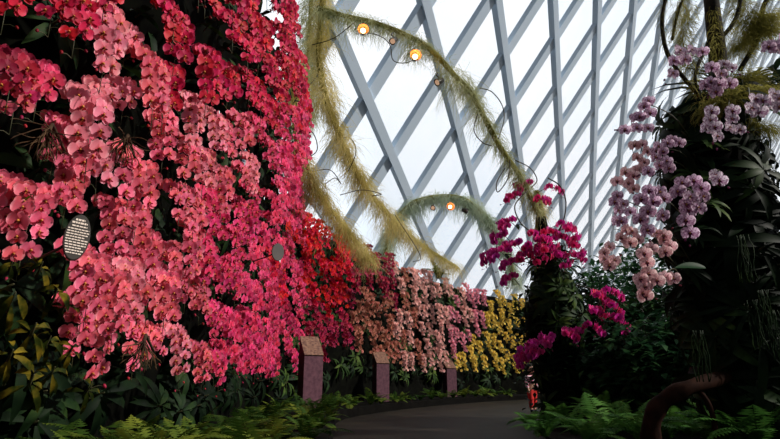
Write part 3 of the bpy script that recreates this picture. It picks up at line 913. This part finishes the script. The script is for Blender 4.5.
lamp(393, 41, 7.1, (-.5, -.5, -.75), 'dim black spot lamp hung between the two glowing ones', 1, sz=.9)
lamp(438, 82, 6.8, (-.75, -.3, -.6), 'dim black spot lamp on the arch past the glowing ones', 1, sz=.9)
lamp(433, 208, 15.4, (-.3, -1, -.1), 'faint warm spot lamp under the far pale arch, first of three', 1, sz=1.3)
lamp(450, 207, 15.5, (.1, -1, -.1), 'glowing warm spot lamp under the far pale arch, second of three', 2, sz=1.2)
lamp(466, 211, 15.6, (.7, -.4, -.4), 'dark unlit spot lamp under the far pale arch, third of three', 0, sz=1.3)

# ------------------------------------------------------------------ the magenta pillar in the middle
PX, PY = at(556, 383, 6.6).x, 6.6
pl = tag(empty('planted_pillar', (PX, PY, .1)), 'dark planted pillar with magenta orchids beside the path', 'pillar')
b = MB()
pts = [Vector((0.03 * math.sin(k * .9), .02 * math.cos(k * 1.3), k * .2)) for k in range(13)]
b.tube(pts, [.20, .21, .22, .24, .26, .27, .27, .24, .19, .13, .10, .08, .06], 14)
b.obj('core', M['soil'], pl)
b = MB(); tp = curve_pts([(0, 0, 2.0), (-.05, 0, 2.25), (-.02, 0, 2.5), (-.06, 0, 2.75)], 12); b.tube(tp, [.07 - .003 * k for k in range(13)], 8); b.obj('trunk', M['moss_dark'], pl)
ms = moss_strands(tp, 900, .08, .3, .006, .07, 12).obj('moss', M['moss_gold'], pl); ms['kind'] = 'stuff'
for v in ([(548, 178, 6.4), (560, 186, 6.3), (566, 202, 6.3), (563, 222, 6.3), (555, 236, 6.4)], [(575, 285, 6.2), (592, 290, 6.1), (600, 305, 6.1), (597, 322, 6.1)], [(528, 190, 6.4), (515, 205, 6.3), (520, 222, 6.3), (531, 232, 6.4)]):
    vb = MB(); vb.tube(curve_pts([at(*q) - pl.location for q in v], 20), .008, 5); vb.obj('vine', M['vine'], pl)
RP = random.Random(55)
GPL = 'leafy plants on the middle pillar'
for k in range(46):
    z = RP.uniform(.2, 1.95); a = RP.uniform(-math.pi, math.pi * .2) if k % 4 else RP.uniform(0, 6.28)
    rad = .19 if z < 1.6 else .12
    dv = Vector((math.cos(a), math.sin(a), 0))
    leafy('climbing_plant', 'plant', GPL, RP.choice(['black', 'dark', 'mid', 'strap']), Vector((PX, PY, z)) + dv * rad, RP.uniform(.6, .9), dv + Vector((0, 0, .3)), RP)
for k in range(18):
    z = RP.uniform(1.45, 2.15); a = RP.uniform(-math.pi, .6)
    dv = Vector((math.cos(a), math.sin(a), 0))
    leafy('climbing_plant', 'plant', GPL, RP.choice(['dark', 'mid', 'dark', 'strap']), Vector((PX, PY, z)) + dv * (.14 if z < 1.8 else .09), RP.uniform(.6, .9), dv + Vector((0, 0, .5)), RP)
for k in range(26):
    z = RP.uniform(.95, 1.95); a = RP.uniform(-1.9, .9)
    dv = Vector((math.cos(a), math.sin(a), 0))
    leafy('climbing_plant', 'plant', GPL, RP.choice(['dark', 'mid', 'dark', 'mid', 'strap']), Vector((PX, PY, z)) + dv * RP.uniform(.20, .34), RP.uniform(.7, 1.0), dv + Vector((0, 0, .2)), RP)
GM = 'magenta orchids of the middle pillar'; GPU = 'purple orchids of the middle pillar'
for px, py, Y, c, ly, dx in ((512, 203, 6.5, 'magenta', 2, -1), (523, 190, 6.5, 'magenta', 0, -.6), (552, 195, 6.4, 'magenta', 2, 1), (556, 238, 6.35, 'magenta', 0, .8), (541, 206, 6.3, 'magenta', 2, .2),
                           (505, 228, 6.3, 'purple', 1, -1), (498, 242, 6.3, 'purple', 0, -1), (494, 258, 6.3, 'purple', 1, -1), (512, 250, 6.3, 'purple', 0, -.7), (508, 270, 6.3, 'purple', 2, -1), (508, 285, 6.3, 'purple', 2, -.8),
                           (530, 255, 6.15, 'magenta', 1, -.2), (542, 258, 6.1, 'magenta', 1, .1), (553, 255, 6.15, 'magenta', 0, .3), (566, 243, 6.2, 'magenta', 0, .9), (575, 252, 6.15, 'magenta', 1, 1), (580, 262, 6.1, 'magenta', 0, 1), (564, 232, 6.3, 'magenta', 2, .9), (536, 240, 6.15, 'magenta', 1, -.1), (548, 246, 6.1, 'magenta', 1, .2), (570, 236, 6.2, 'magenta', 1, .8), (488, 262, 6.3, 'purple', 0, -1), (522, 262, 6.2, 'magenta', 2, -.6), (562, 262, 6.1, 'magenta', 1, .6),
                           (602, 302, 5.9, 'magenta', 0, .8), (612, 312, 5.85, 'magenta', 1, 1), (600, 318, 5.85, 'magenta', 0, .6), (618, 326, 5.85, 'magenta', 1, 1), (592, 335, 5.8, 'magenta', 2, .4), (575, 340, 5.85, 'magenta', 0, .2), (610, 300, 5.9, 'magenta', 2, .9),
                           (535, 352, 6.0, 'purple', 1, -.6), (527, 358, 6.0, 'purple', 0, -1), (545, 346, 6.0, 'purple', 2, -.2), (524, 366, 6.0, 'purple', 0, -.9)):
    od = Vector((dx, -.9, 0)).normalized()
    p = at(px, py, Y) - od * .17 + Vector((0, 0, .05))
    orchid('spray_orchid', 'orchid', GM if c == 'magenta' else GPU, c, p, od, LAY['ball'][ly], 1.0, 'mid', None, leaves=ly == 1, fs=.88)

# ------------------------------------------------------------------ the tall pillar at the right
QX, QY = at(752, 383, 3.7).x, 3.75
ql = tag(empty('planted_pillar', (QX, QY, .1)), 'tall dark planted pillar with pale mauve orchids at the right edge', 'pillar')
b = MB()
b.tube([Vector((.02 * math.sin(k), .02 * math.cos(k * 1.7), k * .19)) for k in range(14)], [.18, .18, .19, .21, .24, .27, .30, .32, .33, .33, .31, .27, .22, .12], 16)
b.obj('core', M['soil'], ql)
def to_q(l): return [at(*q) - ql.location for q in l]
b = MB(); tr_ = curve_pts(to_q([(722, 130, 3.7), (719, 95, 3.68), (718, 60, 3.65), (714, 25, 3.6), (710, -12, 3.6), (706, -45, 3.6)]), 16); b.tube(tr_, [.075 - .002 * k for k in range(17)], 10); b.obj('trunk', M['bark'], ql)
for l, r0 in (([(716, 75, 3.66), (705, 98, 3.5), (690, 85, 3.4), (668, 55, 3.35), (662, 20, 3.35), (668, -10, 3.35)], .014), ([(672, 40, 3.4), (678, 12, 3.4), (686, -8, 3.4)], .010), ([(712, 112, 3.6), (695, 80, 3.5), (708, 42, 3.6)], .012), ([(740, 70, 3.7), (756, 40, 3.7), (764, 5, 3.7), (776, -10, 3.7)], .018), ([(715, 45, 3.6), (735, 20, 3.6), (742, -8, 3.6)], .016)):
    b = MB(); c = curve_pts(to_q(l), 18); b.tube(c, r0, 6); b.obj('branch', M['bark'], ql)
    ms = moss_strands(c, 420, .04, .18, .0035, .03, int(r0 * 1e4) + len(l)).obj('moss', M['moss_dark'], ql); ms['kind'] = 'stuff'
for c, n_, sp_, sd_ in ((to_q([(728, 92, 3.55), (742, 78, 3.55), (760, 84, 3.6)]), 4600, .13, 71), (to_q([(735, 50, 3.7), (755, 30, 3.7), (772, 12, 3.7)]), 3600, .13, 72), (to_q([(690, 5, 3.7), (684, 40, 3.7), (690, 70, 3.7)]), 1300, .07, 73), (to_q([(745, 120, 3.5), (770, 130, 3.5)]), 900, .08, 74), (to_q([(704, 112, 3.45), (722, 98, 3.4), (745, 92, 3.4), (775, 88, 3.4)]), 3200, .09, 75), (to_q([(735, -10, 3.7), (752, 20, 3.7), (776, 30, 3.7)]), 2200, .12, 76), (to_q([(712, 5, 3.5), (716, 40, 3.5), (719, 85, 3.5)]), 260, .07, 77)):
    ms = moss_strands(curve_pts(c, 12), n_, .05, .16, .004, sp_, sd_, side=.9).obj('moss', M['moss_dark'], ql); ms['kind'] = 'stuff'
GQ = 'dark leafy plants on the right pillar'
for k in range(78):
    z = RP.uniform(.25, 2.6); a = RP.uniform(-math.pi * 1.05, .2)
    dv = Vector((math.cos(a), math.sin(a), 0))
    rad = .2 + .12 * math.sin(min(1, z / 2.6) * math.pi)
    leafy('hanging_plant', 'plant', GQ, RP.choice(['black', 'black', 'dark', 'strap', 'black']), Vector((QX, QY, z)) + dv * rad, RP.uniform(.75, 1.1), dv + Vector((0, 0, .2)), RP)
for px, py, Y in ((700, 110, 3.6), (712, 100, 3.5), (726, 96, 3.5), (742, 88, 3.5), (756, 82, 3.6), (770, 90, 3.55), (735, 108, 3.4), (760, 112, 3.4), (700, 150, 3.5), (694, 180, 3.5), (704, 206, 3.4), (692, 235, 3.45), (688, 270, 3.5), (776, 76, 3.6)):
    leafy('hanging_plant', 'plant', GQ, RP.choice(['dark', 'mid', 'black']), at(px, py, Y), RP.uniform(.5, .8), Vector((RP.uniform(-.6, .3), -.5, RP.uniform(.3, .9))), RP)
# one broad bluish leaf held out to the left
lf = MB(); lf.leaf((0, 0, 0), Vector((-1, -.2, .25)), Vector((0, .5, .9)), .22, .05, .5, n=8); lf.obj('leaf', M['leaf_shrub'], ql, Matrix.Translation(at(706, 268, 3.35) - ql.location))

GW = {'mauve': 'mauve spotted orchids of the right pillar', 'blush': 'blush orchids of the right pillar', 'white': 'white spotted orchids of the right pillar'}
def cluster(c, flowers, base, Y, size=1.0, kind='moth'):
    """a spray whose blooms hang where the photo shows them along one stem from the pillar"""
    bp_ = at(*base)
    e = empty('moth_orchid', bp_); tag(e, cat='orchid')
    stem = MB()
    q = [at(x, y, Y + dy) for x, y, dy in flowers]
    mid = (bp_ + q[0]) / 2 + Vector((0, -.03, .06))
    pth = curve_pts([bp_, mid] + q, 10 + 5 * len(q))
    stem.tube([p - bp_ + Vector((0, .012, 0)) for p in pth], [.004 - .0024 * k / len(pth) for k in range(len(pth))], 5)
    stem.obj('flower_stem', M['stem'], e)
    for p in q:
        off = Vector((RP.uniform(-.02, .02), -.02, RP.uniform(-.01, .01)))
        face = Vector((RP.uniform(-.55, .35), -1, RP.uniform(-.45, .05)))
        m_ = Matrix.Translation(p - bp_ + off) @ (frame(face, (RP.uniform(-.25, .25), 0, 1)) * (size * RP.uniform(.9, 1.08))).to_4x4()
        fo = link('flower', FM[(c, kind)], e, m_)
        link('lip', LM['plum'], fo)
    tipd = (q[-1] - q[-2]).normalized() if len(q) > 1 else Vector((0, 0, -1))
    for k in (1, 2):
        link('bud', BUD[c], e, Matrix.Translation(q[-1] - bp_ + tipd * .035 * k + Vector((.01 * (-1) ** k, 0, 0))) @ (frame(tipd, (0, 1, 0)) * (.9 - .15 * k)).to_4x4())
    rec(GW[c], e, sum(q, Vector()) / len(q))
Z = 0
cluster('mauve', [(676, 53, 0), (688, 51, .02), (698, 53, .04), (684, 62, -.02), (674, 64, 0), (668, 76, 0)], (716, 78, 3.6), 3.2, .85)
cluster('mauve', [(712, 70, 0), (720, 76, 0), (709, 82, 0), (702, 86, .02), (717, 86, 0), (725, 84, .02), (713, 93, 0)], (722, 105, 3.6), 3.2, .85)
cluster('white', [(722, 65, 0), (729, 69, 0)], (724, 90, 3.6), 3.3, .7)
cluster('white', [(709, 113, 0), (711, 122, 0), (705, 128, 0), (713, 129, -.02), (714, 138, 0)], (722, 112, 3.6), 3.15, .85)
cluster('white', [(729, 112, 0), (732, 121, 0), (728, 129, .02), (734, 130, 0)], (730, 104, 3.6), 3.2, .85)
cluster('white', [(752, 100, 0), (760, 104, 0), (749, 110, -.02), (758, 112, 0), (771, 97, 0), (778, 101, 0), (770, 106, .02), (779, 110, 0)], (745, 95, 3.6), 2.95, .9)
cluster('mauve', [(779, 40, 0), (773, 46, 0), (766, 50, 0), (776, 52, .02)], (790, 70, 3.5), 3.0, .9)
cluster('white', [(711, 178, 0), (716, 181, -.01)], (725, 182, 3.5), 3.1, .85)
cluster('mauve', [(648, 103, 0), (643, 107, 0), (649, 115, 0), (640, 118, 0), (632, 120, .02), (636, 128, 0), (649, 130, 0), (624, 130, 0)], (700, 150, 3.6), 3.35, .80)
cluster('mauve', [(655, 147, 0), (663, 144, 0), (669, 142, 0), (675, 145, 0), (652, 152, .02), (660, 152, -.02)], (704, 175, 3.6), 3.3, .80)
cluster('blush', [(646, 152, .1), (641, 146, .1), (633, 146, .1), (637, 158, .1), (645, 163, .1), (640, 170, .1), (632, 172, .1)], (700, 165, 3.7), 3.5, .80)
cluster('mauve', [(655, 160, 0), (662, 162, 0), (655, 168, 0), (664, 170, 0), (646, 174, 0)], (702, 185, 3.6), 3.35, .80)
cluster('blush', [(624, 172, 0), (632, 178, 0), (625, 184, 0), (618, 182, 0), (630, 190, 0)], (702, 200, 3.6), 3.5, .80)
cluster('mauve', [(616, 197, 0), (613, 204, 0), (624, 205, 0), (618, 212, 0), (612, 221, 0), (622, 222, 0), (628, 213, 0)], (690, 250, 3.6), 3.4, .82)
cluster('mauve', [(646, 192, 0), (655, 194, 0), (662, 200, 0), (650, 204, 0), (648, 212, 0), (660, 216, -.02), (639, 200, 0), (640, 220, 0), (644, 230, 0)], (696, 235, 3.5), 3.2, .95)
cluster('mauve', [(680, 185, 0), (690, 182, 0), (697, 189, 0), (678, 194, 0), (690, 197, -.02), (700, 198, 0), (682, 206, 0), (698, 208, 0), (688, 210, .02), (684, 222, 0), (686, 234, 0)], (708, 220, 3.5), 3.05, .92)
cluster('blush', [(622, 230, 0), (630, 234, 0), (618, 238, 0), (626, 243, 0), (634, 240, .02)], (690, 262, 3.6), 3.4, .82)
cluster('blush', [(655, 234, 0), (660, 242, 0), (668, 248, 0), (660, 252, -.02), (652, 250, 0), (664, 236, 0)], (692, 262, 3.5), 3.3, .85)
cluster('blush', [(606, 246, 0), (604, 254, 0), (600, 260, 0), (606, 266, 0), (611, 262, 0)], (690, 275, 3.55), 3.4, .78)
cluster('blush', [(645, 255, 0), (643, 264, 0), (649, 274, 0), (641, 280, 0), (653, 280, -.02), (645, 286, 0), (640, 294, 0), (646, 296, .02)], (682, 272, 3.5), 3.2, .85)
cluster('blush', [(663, 276, 0), (668, 279, 0)], (684, 282, 3.5), 3.25, .85)
# hanging roots under the right pillar's planting
for k, (px, py) in enumerate(((742, 235), (752, 300), (762, 290), (775, 310), (700, 330))):
    r = random.Random(80 + k); b = MB(); c = at(px, py, 3.2)
    for q in range(10):
        pts = [c + Vector((r.uniform(-.03, .03), r.uniform(-.03, .03), 0))]
        for _ in range(8): pts.append(pts[-1] + Vector((r.uniform(-.012, .012), r.uniform(-.01, .01), -.035)))
        b.tube(pts, .0022, 4)
    o = tag(b.obj('hanging_fern', M['leaf_dark']), cat='plant'); rec('hanging green tassels on the right pillar', o, c)

# ------------------------------------------------------------------ shrubs behind the pillars
def shrub(pos, rx, rz, nl, seed, group, mat='leaf_shrub', ll=.10):
    r = random.Random(seed)
    e = empty('shrub', pos); tag(e, cat='shrub')
    b = MB(); st = MB()
    tips = []
    for k in range(16):
        a = r.uniform(0, 6.28); h = r.uniform(.35, 1.0)
        tip = Vector((math.cos(a) * rx * r.uniform(.2, .9), math.sin(a) * rx * r.uniform(.2, .8), rz * h))
        pts = curve_pts([(0, 0, -.03), tip * .5 + Vector((r.uniform(-.1, .1), r.uniform(-.1, .1), .1)), tip], 8)
        st.tube(pts, [.018 - .0018 * i for i in range(9)], 5)
        tips.append(pts)
    for k in range(nl):
        pts = r.choice(tips); i = r.randint(2, 8)
        p = pts[i] + Vector((r.gauss(0, rx * .2), r.gauss(0, rx * .2), r.gauss(0, rz * .08)))
        p.z = max(.05, p.z)
        a = r.uniform(0, 6.28)
        d = Vector((math.cos(a), math.sin(a), r.uniform(-.5, .5)))
        b.leaf(p, d, d.cross(Vector((0, 0, 1))) + Vector((0, 0, r.uniform(-.4, .4))), ll * r.uniform(.6, 1.2), ll * .5, .5, n=2)
    st.obj('stem', M['vine'], e); b.obj('foliage', M[mat], e)
    rec(group, e, Vector(pos) + Vector((0, 0, rz * .6)))
GS = 'shrubs behind the pillars'
for k, (px, Y, rx, top, nl) in enumerate(((572, 8.2, .7, 275, 1500), (600, 9.0, .8, 258, 1700), (632, 7.6, .7, 250, 1700), (660, 8.4, .8, 250, 1700), (690, 7.0, .8, 262, 1500), (640, 6.0, .55, 305, 1300), (612, 6.4, .5, 325, 1100), (672, 5.6, .5, 300, 1200), (725, 6.2, .8, 265, 1300), (765, 6.0, .8, 250, 1300), (555, 9.4, .7, 290, 1300), (800, 5.0, .7, 240, 1200), (590, 7.0, .5, 330, 900))):
    g = at(px, 383, Y); g.z = .12
    shrub(g, rx, at(px, top, Y).z - .2, int(nl * 1.6), 500 + k, GS, 'leaf_shrub' if k in (1, 2, 3, 5, 6, 7) else 'leaf_black' if k % 3 == 0 else 'leaf_dark', ll=.135)

# curved brown root arching out of the ferns
g = tag(empty('curved_trunk', at(655, 430, 3.45)), 'reddish brown curved trunk arching out of the right hand ferns', 'trunk')
b = MB(); c = curve_pts([at(*q) - g.location for q in ((652, 452, 3.45), (651, 428, 3.42), (656, 410, 3.4), (666, 399, 3.38), (680, 391, 3.36), (697, 385, 3.38), (722, 378, 3.5), (748, 372, 3.75))], 20)
b.tube(c, [.056 + .005 * math.sin(k * 1.3) - .0009 * k for k in range(21)], 10); b.obj('trunk', M['redbark'], g)
b = MB(); b.tube(curve_pts([c[14], c[14] + Vector((.08, .02, -.12)), c[14] + Vector((.10, .03, -.32))], 8), .015, 6); b.obj('branch', M['redbark'], g)
for px0, px1, lab in ((716, 728, 'slim black trunk leaning under the right pillar'), (738, 730, 'second slim black trunk under the right pillar, leaning the other way')):
    b = MB(); c = curve_pts([at(px0 + 8, 452, 3.9), at(px0 + 2, 410, 3.85), at((px0 + px1) / 2, 380, 3.8), at(px1, 340, 3.75)], 14)
    b.tube(c, [.055 - .001 * k for k in range(15)], 8); tag(b.obj('tree_trunk', M['bark']), lab, 'trunk')

# ------------------------------------------------------------------ the child on the path beyond the pillar
def skinned(name, verts, edges, radii, mat, parent, sub=2):
    me = bpy.data.meshes.new(name)
    me.from_pydata(verts, edges, [])
    o = link(name, me, parent)
    md = o.modifiers.new('skin', 'SKIN'); md.use_smooth_shade = True
    for i, r_ in enumerate(radii):
        sv = me.skin_vertices[0].data[i] if me.skin_vertices else None
        if sv: sv.radius = (r_, r_) if not isinstance(r_, tuple) else r_
    if me.skin_vertices: me.skin_vertices[0].data[0].use_root = True
    sb = o.modifiers.new('sub', 'SUBSURF'); sb.levels = sub; sb.render_levels = sub
    me.materials.append(mat)
    return o
M['skin'] = surf('skin', (0.40, 0.22, 0.15, 1), (0.44, 0.25, 0.17, 1), rough=0.55, scale=8)
M['hair'] = surf('black_hair', (0.006, 0.005, 0.004, 1), (0.014, 0.010, 0.008, 1), rough=0.5, scale=30)
M['trouser'] = surf('red_trousers', (0.42, 0.012, 0.010, 1), (0.55, 0.02, 0.016, 1), rough=0.8, scale=12)
M['shoe'] = surf('dark_shoe', (0.01, 0.012, 0.03, 1), (0.02, 0.02, 0.05, 1), rough=0.6, scale=12)
m, t, o = newmat('striped_top')
bs = t.nodes.new('ShaderNodeBsdfPrincipled'); bs.inputs['Roughness'].default_value = .8
wv = t.nodes.new('ShaderNodeTexWave'); wv.bands_direction = 'Z'; wv.inputs['Scale'].default_value = 9; wv.inputs['Distortion'].default_value = .4
cr = t.nodes.new('ShaderNodeValToRGB'); cr.color_ramp.interpolation = 'CONSTANT'
cr.color_ramp.elements[0].color = S(225, 120, 150); cr.color_ramp.elements[1].position = .5; cr.color_ramp.elements[1].color = S(240, 225, 228)
tcn = t.nodes.new('ShaderNodeTexCoord')
t.links.new(tcn.outputs['Object'], wv.inputs['Vector']); t.links.new(wv.outputs['Fac'], cr.inputs['Fac']); t.links.new(cr.outputs['Color'], bs.inputs['Base Color']); t.links.new(bs.outputs[0], o.inputs['Surface'])
M['top'] = m
cp = at(533, 408, 11.6); cp.z = 0
ch = tag(empty('person', cp, .5), 'small child in a pink striped top and red trousers beyond the pillar', 'person')
H = 0.92
def V(*a): return tuple(x * H for x in a)
# pelvis, belly, chest, neck, head base, head, crown, shoulders, elbows, wrists, hands, hips, knees, ankles, toes
bv = [V(0, 0, .48), V(0, 0, .56), V(0, 0, .68), V(0, 0, .77), V(0, -.01, .82), V(0, -.012, .89), V(0, 0, .96)]
br = [.085, .082, .088, .036, .060, .088, .05]
be = [(0, 1), (1, 2), (2, 3), (3, 4), (4, 5), (5, 6)]
for sx in (-1, 1):
    k = len(bv)
    bv += [V(sx * .105, 0, .725), V(sx * .135, 0, .59), V(sx * .145, -.05, .47), V(sx * .145, -.065, .43)]
    br += [.040, .031, .023, .022]; be += [(2, k), (k, k + 1), (k + 1, k + 2), (k + 2, k + 3)]
    for fi, dx in enumerate((-.018, -.006, .006, .018)):
        bv.append(V(sx * .145 + dx, -.072, .395 - .006 * (fi in (1, 2)))); br.append(.008); be.append((k + 3, len(bv) - 1))
    bv.append(V(sx * .122, -.085, .42)); br.append(.009); be.append((k + 3, len(bv) - 1))
    k = len(bv)
    bv += [V(sx * .055, 0, .44), V(sx * .062, -.01 + .02 * sx, .25), V(sx * .064, .02 * sx, .05), V(sx * .066, -.07 + .02 * sx, .025)]
    br += [.068, .050, .034, .026]; be += [(0, k), (k, k + 1), (k + 1, k + 2), (k + 2, k + 3)]
skinned('body', bv, be, [r_ * H for r_ in br], M['skin'], ch)
tv = [V(0, 0, .54), V(0, 0, .66), V(0, 0, .745)]; trr = [.108, .108, .060]; te = [(0, 1), (1, 2)]
for sx in (-1, 1):
    k = len(tv); tv += [V(sx * .110, 0, .722), V(sx * .137, 0, .59), V(sx * .146, -.045, .485)]; trr += [.052, .044, .036]; te += [(1, k), (k, k + 1), (k + 1, k + 2)]
skinned('striped_top', tv, te, [r_ * H for r_ in trr], M['top'], ch)
tv = [V(0, 0, .53), V(0, 0, .47)]; trr = [.096, .100]; te = [(0, 1)]
for sx in (-1, 1):
    k = len(tv); tv += [V(sx * .056, 0, .42), V(sx * .062, -.01 + .02 * sx, .25), V(sx * .064, .02 * sx, .075)]; trr += [.078, .060, .046]; te += [(1, k), (k, k + 1), (k + 1, k + 2)]
skinned('trousers', tv, te, [r_ * H for r_ in trr], M['trouser'], ch)
skinned('hair', [V(0, .02, .86), V(0, .025, .92), V(0, .01, .965), V(0, -.02, .975)], [(0, 1), (1, 2), (2, 3)], [.085 * H, .094 * H, .075 * H, .05 * H], M['hair'], ch)
for sx in (-1, 1):
    skinned('shoe', [V(sx * .064, .02 * sx + .02, .035), V(sx * .066, -.04 + .02 * sx, .03), V(sx * .067, -.09 + .02 * sx, .026)], [(0, 1), (1, 2)], [.040 * H, .038 * H, .030 * H], M['shoe'], ch)
    b = MB(); b.tube([(sx * .030 * H, -.095 * H, .90 * H), (sx * .030 * H, -.103 * H, .90 * H)], [.010, .006], 8); b.obj('eye', M['hair'], ch)
b = MB(); b.tube([(0, -.092 * H, .895 * H), (0, -.112 * H, .875 * H), (0, -.092 * H, .868 * H)], [.006, .011, .008], 8); b.obj('nose', M['skin'], ch)
b = MB(); b.tube([(-.022 * H, -.092 * H, .845 * H), (0, -.099 * H, .842 * H), (.022 * H, -.092 * H, .845 * H)], [.003, .006, .003], 6); b.obj('mouth', M['trouser'], ch)

# ------------------------------------------------------------------ labels for the repeats, by row and place in the row
NUM = ['', 'first', 'second', 'third', 'fourth', 'fifth', 'sixth', 'seventh', 'eighth', 'ninth', 'tenth', 'eleventh', 'twelfth', 'thirteenth', 'fourteenth', 'fifteenth', 'sixteenth', 'seventeenth', 'eighteenth', 'nineteenth', 'twentieth']
def num(k): return NUM[k] if k < len(NUM) else 'number ' + str(k)
WHAT = {
    GRP['crimson']: ('crimson moth orchid on the near wall', 'crimson row'), GRP['salmon']: ('salmon pink moth orchid on the near wall', 'salmon row'),
    GRP['coral']: ('coral pink moth orchid on the near wall', 'coral row'), GRP['hotpink']: ('hot pink moth orchid on the near wall', 'hot pink row'),
    GRP['red']: ('bright red moth orchid on the near wall', 'red row'), GRP['wine']: ('wine red moth orchid on the near wall', 'wine row'),
    FGRP['red']: ('small red orchid spray on the far wall', 'red row'), FGRP['wine']: ('wine red orchid spray on the far wall', 'wine row'), FGRP['bronze']: ('bronze brown orchid spray on the far wall', 'bronze row'),
    FGRP['peach']: ('pale peach orchid spray on the far wall', 'peach row'), FGRP['pink']: ('pink orchid spray on the far wall', 'pink row'), FGRP['yellow']: ('yellow orchid spray on the far wall', 'yellow row'),
    'leafy plants rooted in the planted wall': ('dark leafy plant among the wall orchids', 'row'), 'dark leafy plants along the foot of the far wall': ('dark leafy plant at the far wall foot', 'row'),
    'leafy plants between the far wall orchids': ('leafy green plant between the far wall orchids', 'row'),
    'yellowing plants low on the planted wall': ('yellowing strappy plant low on the wall', 'row'), GL: ('green fern in the left bed', 'row'), 'ferns at the far end of the left bed': ('small fern at the far bed end', 'row'),
    GR: ('lush green fern by the right pillars', 'row'), 'ferns on top of the far wall': ('green fern tuft standing on top of the far peach orchids', None),
    GPL: ('dark leafy plant on the middle pillar', 'row'), GM: ('magenta orchid spray on the middle pillar', 'row'), GPU: ('purple orchid spray on the middle pillar', 'row'), GQ: ('blackish leafy plant on the right pillar', 'row'),
    GW['mauve']: ('mauve spotted moth orchid on the right pillar', 'row'), GW['blush']: ('peachy blush moth orchid on the right pillar', 'row'), GW['white']: ('white spotted moth orchid on the right pillar', 'row'),
    'hanging green tassels on the right pillar': ('thin hanging green tassel on the right pillar', 'row'), GS: ('green shrub behind the pillars', 'row'),
}
for g, lst in REC.items():
    what, row = WHAT[g]
    n = len(lst)
    if row is None or n == 1:
        lst[0][0]['label'] = what; continue
    lst.sort(key=lambda t_: t_[2])
    rows = max(1, round(math.sqrt(n / 1.6)))
    per = math.ceil(n / rows)
    for k in range(0, n, per):
        ch_ = sorted(lst[k:k + per], key=lambda t_: t_[1])
        for j, (o, x, y) in enumerate(ch_):
            o['label'] = f"{what}, {num(k // per + 1)} {row} down, {num(j + 1)} from left" if rows > 1 else f"{what}, {num(j + 1)} from the left"
